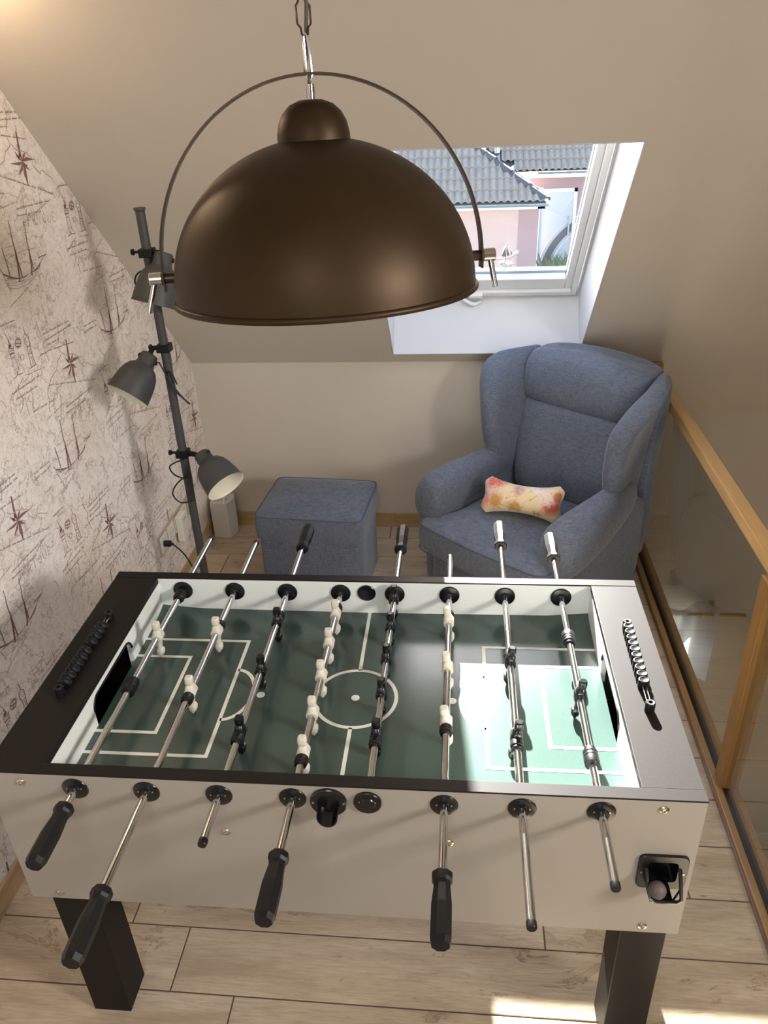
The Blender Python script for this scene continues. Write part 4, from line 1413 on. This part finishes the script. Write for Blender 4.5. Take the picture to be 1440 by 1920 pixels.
def sockets(y0, n, label):
    t = thing('wall_socket', label, 'socket', (XW, y0, 0.312))
    w = 0.0885
    m = MB()
    m.loft([[(0.0, -0.008 + (n * w + 0.008 + 0.004) * a, -0.049 + 0.098 * b) for a, b in ((0, 0), (1, 0), (1, 1), (0, 1))],
            [(0.008, -0.008 + (n * w + 0.008 + 0.004) * a, -0.049 + 0.098 * b) for a, b in ((0.004, 0.02), (0.996, 0.02), (0.996, 0.98), (0.004, 0.98))]])
    m.build('frame', M_sockf, t, bevel=0.001)
    for i in range(n):
        yc = w * (i + 0.5) - 0.001
        q = MB()
        q.box((0.004, yc - 0.037, -0.037), (0.0115, yc + 0.037, 0.037))
        so = q.build('socket', M_sock, t, bevel=0.002)
        Mx = Matrix.Translation((0.0117, yc, 0)) @ Matrix.Rotation(PI / 2, 4, 'Y')
        MB().lathe([(0.0215, 0.0), (0.0205, 0.0006), (0.0195, 0.0), (0.0185, -0.006), (0.001, -0.006)], 28, Mx).build('socket_well', M_sockf, so, 40)
        MB().cyl((0.006, yc - 0.0095, 0), (0.0118, yc - 0.0095, 0), 0.0026, 8).cyl((0.006, yc + 0.0095, 0), (0.0118, yc + 0.0095, 0), 0.0026, 8).build('pin_hole', M_cord, so)
    return t


sockets(1.749, 4, 'row of four white sockets in a taupe frame on the patterned wall')
sockets(2.128, 1, 'single white socket at the far end beside the row of four')
ad = thing('power_adapter', 'white plug-in power adapter in the middle of the socket row', 'adapter', (XW + 0.0125, 1.965, 0.305))
MB().box((0, -0.034, -0.075), (0.032, 0.034, 0.052)).build('housing', M_sock, ad, bevel=0.006, seg=3)
MB().box((0.0325, -0.012, 0.024), (0.0330, 0.018, 0.034)).build('rating_label', M_sockf, ad)
cb_ = thing('corner_box', 'white cardboard box with crumpled top standing in the left corner', 'box', (-0.302, 2.405, 0.0))
MB().prism([(-0.050, -0.045), (0.040, -0.058), (0.062, 0.01), (0.050, 0.060), (-0.055, 0.060)], 0.0, 0.20, lambda a, b, d: (a, b, d)).build('carton', M_card, cb_, bevel=0.003)
m = MB()
rr = random.Random(5)
for k in range(7):
    a = rr.uniform(0, 6.28)
    c0 = Vector((rr.uniform(-0.03, 0.03), rr.uniform(-0.03, 0.03), 0.198))
    d = Vector((math.cos(a), math.sin(a), 0)) * 0.022
    m.tube(sm([c0 - d, c0 + Vector((0, 0, rr.uniform(0.012, 0.035))), c0 + d], 4), 0.006, 6)
m.build('crumpled_top', M_card, cb_, True)

# ================================================================ ARMCHAIR
ac = thing('armchair', 'blue-grey wing armchair with rolled arms in the far right corner', 'armchair', (0.962, 1.625, 0), -math.radians(40))


def ringxy(cx, cy, rx, ry, z, p=4, n=36):
    return [(a, b, z) for a, b in sup(cx, cy, rx, ry, p, n)]


# body under the seat
MB().loft([ringxy(0, 0.39, 0.298, 0.35, z, 10, 48) for z in (0.055, 0.06, 0.15, 0.285)]).build('seat_base', M_fab, ac, 35)
MB().tube([(a, b, 0.262) for a, b in sup(0, 0.39, 0.300, 0.352, 10, 64)], 0.0022, 6, closed=True).build('piping', M_piping, ac, True)


# seat cushion: wide in front of the arms, narrower between them
def seatring(z, k):
    pts = []
    prof = [(-0.32, 0.10), (-0.325, 0.03), (-0.31, 0.002), (-0.27, -0.012), (-0.12, -0.022), (0, -0.025), (0.12, -0.022), (0.27, -0.012), (0.31, 0.002), (0.325, 0.03), (0.32, 0.10), (0.262, 0.135), (0.25, 0.20), (0.245, 0.40), (0.24, 0.56), (0.0, 0.60), (-0.24, 0.56), (-0.245, 0.40), (-0.25, 0.20), (-0.262, 0.135)]
    for a, b in prof:
        pts.append((a * k, 0.27 + (b - 0.27) * k, z))
    return pts


seat = MB()
rg = []
for z, k in ((0.288, 0.972), (0.292, 0.985), (0.320, 0.997), (0.350, 1.0), (0.385, 0.997), (0.406, 0.984), (0.412, 0.965)):
    rg.append(seatring(z, k))
for k, z in ((0.90, 0.418), (0.7, 0.426), (0.4, 0.432), (0.1, 0.434)):
    rg.append(seatring(z, k))
seat.loft(rg)
seat.build('seat_cushion', M_fab, ac, True, sub=1)
for z, k in ((0.409, 0.982), (0.290, 0.982)):
    MB().tube(sm(seatring(z, k)[0:11], 6), 0.0028, 6).build('piping', M_piping, ac, True)

# arms
for s_ in (-1, 1):
    m = MB()
    pr = [(0.085, 0.04, 0.13), (0.095, 0.047, 0.142), (0.3, 0.05, 0.147), (0.55, 0.05, 0.15), (0.72, 0.046, 0.15)]
    rings = []
    for y, hw, _ in pr:
        rings.append([(s_ * 0.305 + a, y, b) for a, b in sup(0, 0.285, hw, 0.228, 6, 32)])
    m.loft(rings)
    m.build('side_panel', M_fab, ac, 50, sub=1)
    m = MB()
    rings = []
    for y, cx, cz, rx, rz in ((0.052, .318, .476, .016, .026), (0.054, .318, .476, .044, .062), (0.063, .318, .477, .064, .086), (0.082, .320, .479, .076, .101), (0.12, .322, .483, .082, .108), (0.18, .322, .489, .082, .106), (0.26, .320, .494, .079, .100), (0.34, .317, .498, .073, .093), (0.42, .313, .504, .065, .088), (0.50, .308, .512, .056, .082), (0.58, .302, .518, .047, .073), (0.64, .298, .522, .03, .055)):
        rings.append([(s_ * (cx + a), y, cz + b - (0.012 * (a / rx) if True else 0)) for a, b in sup(0, 0, rx, rz, 2.4, 36)])
    m.loft(rings)
    m.build('armrest', M_fab, ac, True, sub=1)
    # wing
    m = MB()
    rings = []
    for z, bx, by, qx, qy, th, fr in ((.42, .268, .68, .290, .56, .026, .030), (.50, .268, .69, .290, .515, .028, .034), (.56, .270, .70, .292, .485, .029, .038), (.62, .272, .71, .295, .468, .030, .041), (.69, .274, .72, .299, .460, .030, .043), (.76, .278, .735, .305, .462, .031, .046), (.82, .282, .752, .315, .474, .032, .050), (.865, .288, .765, .334, .498, .034, .053), (.905, .294, .775, .352, .525, .036, .055), (.935, .298, .78, .364, .555, .036, .052), (.955, .300, .785, .368, .585, .032, .043), (.968, .300, .785, .366, .610, .024, .030), (.976, .300, .785, .360, .64, .012, .014), (.979, .300, .78, .352, .66, .005, .005)):
        b_ = Vector((bx, by))
        f_ = Vector((qx, qy))
        d = (f_ - b_).normalized()
        nn = Vector((d.y, -d.x))
        if nn.x < 0:
            nn = -nn
        ring = []
        for k in range(6):
            t = k / 5
            th_ = th + (fr - th) * t ** 2
            ring.append(b_ + (f_ - b_) * t + nn * th_)
        for k in range(1, 6):
            a = PI / 2 - PI * k / 6
            ring.append(f_ + d * fr * math.cos(a) * 0.9 + nn * fr * math.sin(a))
        for k in range(6):
            t = 1 - k / 5
            th_ = th + (fr - th) * t ** 2
            ring.append(b_ + (f_ - b_) * t - nn * th_)
        ring.append(b_ - d * th)
        rings.append([(s_ * p.x, p.y, z) for p in ring])
    m.loft(rings)
    m.build('wing', M_fab, ac, True, sub=1)
    # outside seam piping down the wing
# back
m = MB()
rings = []
for z, y0, y1, hw in ((.36, .56, .72, .236), (.42, .545, .72, .242), (.50, .548, .73, .250), (.60, .572, .745, .256), (.70, .600, .765, .262), (.775, .622, .785, .266), (.792, .640, .79, .266)):
    rings.append(ringxy(0, (y0 + y1) / 2, hw, (y1 - y0) / 2, z, 6, 44))
m.loft(rings).build('backrest', M_fab, ac, True, sub=1)
m = MB()
rings = []
for z, y0, y1, hw in ((.778, .650, .79, .266), (.786, .638, .80, .272), (.80, .628, .81, .276), (.84, .620, .825, .281), (.89, .626, .84, .286), (.93, .640, .85, .288), (.955, .660, .85, .288), (.974, .692, .845, .284), (.984, .740, .83, .268)):
    r = ringxy(0, (y0 + y1) / 2, hw, (y1 - y0) / 2, z, 5, 44)
    rings.append([(a, b, c_ + 0.032 * (1 - (a / 0.29) ** 2) * max(0, (c_ - 0.778) / 0.2)) for a, b, c_ in r])
m.loft(rings).build('head_roll', M_fab, ac, True, sub=1)
m = MB()
rings = []
for z, y0, y1, hw in ((.06, .66, .755, .335), (.3, .68, .775, .338), (.5, .70, .795, .325), (.7, .725, .825, .318), (.88, .755, .85, .322), (.94, .775, .85, .312), (.955, .79, .84, .30)):
    rings.append(ringxy(0, (y0 + y1) / 2, hw, (y1 - y0) / 2, z, 7, 40))
m.loft(rings).build('back_shell', M_fab, ac, 50, sub=1)
for sx in (-0.26, 0.26):
    for y in (0.10, 0.73):
        MB().cyl((sx, y, 0.0), (sx, y, 0.060), 0.018 if y < 0.5 else 0.020, 16, 0.022).build('castor', M_castor, ac, 40)

# ================================================================ CUSHION
cu = thing('bone_cushion', 'small bone-shaped floral cushion on the armchair seat', 'cushion', (1.155, 1.865, 0.500), rot=(-0.62, 0.03, -math.radians(15)))
NU, NV = 40, 20


def cpt(u, v, side):
    h = 0.055 + 0.026 * abs(u) ** 2.2 - (0.018 * max(0, abs(u) - 0.9) / 0.1)
    xx = u * (0.164 + 0.004 * abs(v) ** 2 - 0.014 * abs(v) ** 8 - 0.010 * (1 - abs(v)))
    z = v * h
    t = 0.048 * (max(0, 1 - abs(v) ** 2.6) ** 0.55) * (max(0, 1 - abs(u) ** 5) ** 0.6) * (1 - 0.25 * math.cos(u * PI) * 0)
    wr = 0.0022 * math.sin(u * 38 + v * 5) * max(0, abs(u) - 0.6) / 0.4
    return (xx, side * (t + 0.006) + (wr if side < 0 else 0), z)


for side, nm, mt_ in ((-1, 'front_cover', M_cush), (1, 'back_cover', M_cush)):
    vs = [cpt(-1 + 2 * i / NU, -1 + 2 * j / NV, side) for j in range(NV + 1) for i in range(NU + 1)]
    fs = [(j * (NU + 1) + i, j * (NU + 1) + i + 1, (j + 1) * (NU + 1) + i + 1, (j + 1) * (NU + 1) + i) for j in range(NV) for i in range(NU)]
    MB().add(vs, fs).build(nm, mt_, cu, 'all')
edge = [(-1 + 2 * i / NU, -1) for i in range(NU)] + [(1, -1 + 2 * j / NV) for j in range(NV)] + [(1 - 2 * i / NU, 1) for i in range(NU)] + [(-1, 1 - 2 * j / NV) for j in range(NV)]
A = [cpt(u, v, -1) for u, v in edge]
B = [cpt(u, v, 1) for u, v in edge]
n = len(edge)
mid = [((a[0] + b[0]) / 2 * 1.01, 0, (a[2] + b[2]) / 2 * 1.02) for a, b in zip(A, B)]
MB().add(A + mid + B, [(i, (i + 1) % n, n + (i + 1) % n, n + i) for i in range(n)] + [(n + i, n + (i + 1) % n, 2 * n + (i + 1) % n, 2 * n + i) for i in range(n)]).build('side_band', M_cushw, cu, 'all', label='cream side band')

# ================================================================ FOOTSTOOL
ot = thing('footstool', 'blue-grey fabric footstool standing left of the armchair', 'footstool', (0.268, 2.040, 0), -0.085)
m = MB()
m.loft([ringxy(0, 0, .232, .190, z, 12, 56) for z in (0.012, 0.02, 0.15, 0.285, 0.29)])
m.build('footstool_body', M_fab, ot, 35)
m = MB()
rings = [ringxy(0, 0, a, b, z, 14, 56) for z, a, b in ((0.288, .234, .192), (0.292, .239, .197), (0.34, .243, .201), (0.385, .241, .199), (0.398, .238, .196), (0.404, .230, .188))]
for k, z in ((0.85, .411), (0.6, .420), (0.3, .425), (0.05, .426)):
    rings.append(ringxy(0, 0, .234 * k, .192 * k, z, 14 - 8 * (1 - k), 56))
m.loft(rings).build('lid_cushion', M_fab, ot, 40)
MB().tube([(a, b, 0.401) for a, b in sup(0, 0, .237, .195, 14, 72)], 0.0028, 6, closed=True).build('piping', M_piping, ot, True)
for sx in (-0.19, 0.19):
    for sy in (-0.15, 0.15):
        MB().cyl((sx, sy, 0.0), (sx, sy, 0.014), 0.015, 12).build('foot', M_castor, ot)

# ================================================================ OUTSIDE
GZ = -2.72
MB().box((-30, 3.2, GZ - 0.2), (40, 60, GZ)).build('ground', M_paving, kind='structure')
hs = thing('garage_building', 'pale pink outbuilding with a mossy hipped tile roof outside the window', 'building', (0, 17, GZ))
Og = Vector((0, 17, GZ))


def gb(a, b):
    return MB().box(Vector(a) - Og, Vector(b) - Og)


EX, EY, EZ = 2.62, 16.72, -0.36
gb((-6, 17, GZ), (2.08, 19.6, -0.44)).build('wall', M_ext_wall, hs)
gb((2.08, 16.985, GZ), (2.50, 19.62, -0.44)).build('corner_pilaster', M_ext_mauve, hs)
gb((-6, EY + 0.02, -0.50), (EX - 0.02, 17.02, -0.42)).build('soffit', M_ext_white, hs)
gb((2.45, EY + 0.02, -0.50), (EX - 0.02, 19.62, -0.42)).build('soffit', M_ext_white, hs)
m = MB()
gut = [(0.055 * math.cos(a), 0.055 * math.sin(a)) for a in [PI + PI * i / 8 for i in range(9)]]
go = gut + [(x * 0.85, z * 0.85) for x, z in gut[::-1]]
m.loft([[Vector((x_, EY - 0.05 + a, EZ - 0.03 + b)) - Og for a, b in go] for x_ in (-6, EX + 0.05)])
m.loft([[Vector((EX + 0.03 + a, y_, EZ - 0.03 + b)) - Og for a, b in go] for y_ in (EY - 0.08, 19.60)])
m.build('gutter', M_zincg, hs, 50)
PT = math.radians(33)
tp, cp, sp = math.tan(PT), math.cos(PT), math.sin(PT)
# roof planes (front and right hip)
HY = 2.90
m = MB()
m.add([Vector(p) - Og for p in ((-6, EY, EZ), (EX, EY, EZ), (EX - HY, EY + HY, EZ + HY * tp), (-6, EY + HY, EZ + HY * tp), (EX, 19.64, EZ), (EX - HY, 19.64, EZ + HY * tp),
                                (-6, EY, EZ - 0.05), (EX, EY, EZ - 0.05), (EX - HY, EY + HY, EZ + HY * tp - 0.05), (-6, EY + HY, EZ + HY * tp - 0.05))],
      ((0, 1, 2, 3), (6, 9, 8, 7), (0, 6, 7, 1)))
m.build('roof_deck', M_ridge, hs)
m = MB()
m.add([Vector(p) - Og for p in ((EX, EY, EZ), (EX, 19.64, EZ), (EX - HY, 19.64, EZ + HY * tp), (EX - HY, EY + HY, EZ + HY * tp))], ((0, 1, 2, 3),))
m.build('felt_roof_side', M_render, hs)
m = MB()
m.tube([Vector((1.62, 18.05, 0.5)) - Og, Vector((1.62, 18.05, 2.2)) - Og], 0.06, 16)
m.build('vent_pipe', M_zincg, hs, True)

# wavy tile mesh, tw wide, tl long (local x across, y up the slope, z out)
TWd, TLn = 0.30, 0.385


def tile_mesh():
    m = MB()
    nxx = 12
    rows = []
    for (yy, up_) in ((-0.01, 0.022), (TLn - 0.0, 0.0)):
        top, bot = [], []
        for i in range(nxx + 1):
            x = TWd * i / nxx
            zz_ = 0.052 * (0.5 + 0.5 * math.cos(2 * PI * (i / nxx) * 2)) ** 0.8
            top.append((x, yy, up_ + zz_))
            bot.append((x, yy, up_ + zz_ - 0.014))
        rows.append(top + bot[::-1])
    m.loft(rows)
    return m.mesh('roof_tile', M_tile, 50)


tme = tile_mesh()


def tiles(parent, org, base, udir, vdir, ncol, nrow, keep):
    u, v = Vector(udir), Vector(vdir)
    w = u.cross(v).normalized()
    R3 = Matrix((u, v, w)).transposed()
    e = R3.to_euler()
    for j in range(nrow):
        for i in range(ncol):
            p = Vector(base) + u * (TWd * i) + v * (TLn * 0.93 * j)
            if keep(p + u * TWd / 2 + v * TLn / 2):
                o = bpy.data.objects.new('roof_tile', tme)
                COL.objects.link(o)
                o.parent = parent
                o.location = p - org + w * 0.012
                o.rotation_euler = e


tiles(hs, Og, (EX - 28 * TWd - 0.05, EY - 0.03, EZ), (1, 0, 0), (0, cp, sp), 28, 9, lambda p: p.x < EX - (p.y - EY) - 0.02)
for k in range(11):
    t0 = 0.36 * k
    a = Vector((EX - t0 * 1.0, EY + t0, EZ + t0 * tp)) - Og
    d = Vector((-1, 1, tp)).normalized()
    m = MB()
    side = d.cross(Vector((0, 0, 1))).normalized()
    upv = side.cross(d)
    ring = lambda p, r: [p + side * r * math.cos(q) + upv * r * math.sin(q) * 0.8 for q in [PI * i / 8 for i in range(9)]] + [p + side * r * .8 * math.cos(q) + upv * r * .7 * math.sin(q) for q in [PI - PI * i / 8 for i in range(9)]]
    m.loft([ring(a + upv * 0.02, 0.115), ring(a + d * 0.54 + upv * 0.01, 0.095)])
    m.build('ridge_tile', M_ridge, hs, 50)

h2 = thing('house_building', 'mauve house with tiled roof and front door behind the garage', 'building', (3.5, 20, GZ))
Oh = Vector((3.5, 20, GZ))


def hb(a, b):
    return MB().box(Vector(a) - Oh, Vector(b) - Oh)


hb((2.50, 20.0, GZ), (2.70, 24, -0.20)).box(Vector((3.68, 20.0, GZ)) - Oh, Vector((9, 24, -0.20)) - Oh).box(Vector((2.70, 20.0, -0.50)) - Oh, Vector((3.68, 24, -0.20)) - Oh).build('wall', M_ext_mauve, h2)
hb((2.45, 19.72, -0.22), (9, 20.05, -0.15)).build('soffit', M_ext_white, h2)
m = MB()
m.loft([[Vector((x_, 19.66 + a, -0.08 + b)) - Oh for a, b in go] for x_ in (2.66, 9)])
m.build('gutter', M_zincg, h2, 50)
m = MB()
m.add([Vector(p) - Oh for p in ((-1, 19.7, -0.07), (9, 19.7, -0.07), (9, 24, -0.07 + 4.3 * tp), (-1, 24, -0.07 + 4.3 * tp))], ((0, 1, 2, 3),))
m.build('roof_deck', M_ridge, h2)
tiles(h2, Oh, (0.6, 19.68, -0.06), (1, 0, 0), (0, cp, sp), 22, 6, lambda p: p.x > EX - (p.z - EZ) / tp + 0.05 and p.x < 6.5)
dr = hb((2.70, 20.02, GZ), (3.68, 20.10, -0.50)).build('front_door', M_ext_door, h2)
hb((2.70, 19.97, GZ), (2.78, 20.03, -0.50)).box(Vector((3.60, 19.97, GZ)) - Oh, Vector((3.68, 20.03, -0.50)) - Oh).box(Vector((2.70, 19.97, -0.58)) - Oh, Vector((3.68, 20.03, -0.50)) - Oh).build('door_frame', M_ext_white, h2)
m = MB()
ca = (4.55, -2.75)
pa = []
for i in range(17):
    a = math.radians(118 + 54 * i / 16)
    pa.append((ca[0] + 1.72 * math.cos(a), ca[1] + 1.72 * math.sin(a)))
pb = []
for i in range(17):
    a = math.radians(118 + 54 * (16 - i) / 16)
    pb.append((ca[0] + 1.56 * math.cos(a), ca[1] + 1.56 * math.sin(a)))
m.loft([[Vector((a, yy, b)) - Oh for a, b in (pa[i], pb[16 - i])] + [Vector((a, yy + 0.03, b)) - Oh for a, b in (pb[16 - i], pa[i])] for i in range(17) for yy in (19.995,)])
m.build('door_glass', M_ext_dark, h2)
m = MB()
for rr_ in (1.80, 1.48):
    m.tube([Vector((ca[0] + rr_ * math.cos(math.radians(116 + 58 * i / 16)), 20.0, ca[1] + rr_ * math.sin(math.radians(116 + 58 * i / 16)))) - Oh for i in range(17)], 0.008, 5)
m.tube([Vector((2.85, 20.0, -0.95)) - Oh, Vector((3.25, 20.0, -1.12)) - Oh, Vector((3.58, 20.0, -1.30)) - Oh], 0.008, 5)
m.tube([Vector((3.62, 20.0, -0.66)) - Oh, Vector((3.30, 20.0, -1.10)) - Oh], 0.008, 5)
m.build('door_moulding', M_ext_white, h2)
hb((3.50, 19.93, -1.60), (3.53, 19.99, -1.15)).build('door_handle', M_zincg, h2)
bs = thing('shrub', 'spiky green shrub growing in front of the house door', 'plant', (3.35, 19.2, GZ))
m = MB()
r9 = random.Random(11)
for k in range(170):
    a = r9.uniform(0, 2 * PI)
    l = r9.uniform(0.5, 0.98)
    b0 = Vector((r9.uniform(-0.5, 0.5), r9.uniform(-0.2, 0.2), r9.uniform(-0.02, 0.0)))
    lean = r9.uniform(0.05, 0.45)
    d = Vector((math.cos(a) * lean, math.sin(a) * lean * 0.5, 1)).normalized()
    sd = d.cross(Vector((0, 1, 0.2))).normalized() * 0.018
    p1 = b0 + d * l * 0.6
    p2 = b0 + d * l + Vector((math.cos(a) * 0.12, 0, -0.05))
    m.add([b0 - sd, b0 + sd, p1 + sd * 1.4, p1 - sd * 1.4, p2], ((0, 1, 2, 3), (3, 2, 4)))
m.build('foliage', M_leaf, bs, kind='stuff')

# round spot recessed in the slope at the upper left, just out of frame, with its warm glow
sp_ = thing('ceiling_spot', 'round warm ceiling spotlight above the patterned wall', 'ceiling light', (-0.26, 1.00, 2.345))
MB().cyl((0, 0, 0.075), (0, 0, 0.03), 0.012, 12).lathe([(0.001, 0.05), (0.035, 0.05), (0.042, 0.0), (0.040, 0.0), (0.033, 0.045), (0.001, 0.045)], 24).build('spot_housing', M_upvc, sp_, 40)
me_ = Mat('warm_lamp_glow')
em = me_.n('Emission')
em.inputs[0].default_value = (1.0, 0.72, 0.42, 1)
em.inputs[1].default_value = 30
me_.l(em.outputs[0], me_.o.inputs[0])
MB().sphere((0, 0, 0.015), 0.022, 16, 10).build('bulb', me_.m, sp_, True)
ldp = bpy.data.lights.new('spot_glow', 'POINT')
ldp.energy = 5.0
ldp.color = (1.0, 0.74, 0.46)
ldp.shadow_soft_size = 0.03
lo = bpy.data.objects.new('spot_glow', ldp)
COL.objects.link(lo)
lo.location = (-0.26, 1.00, 2.30)
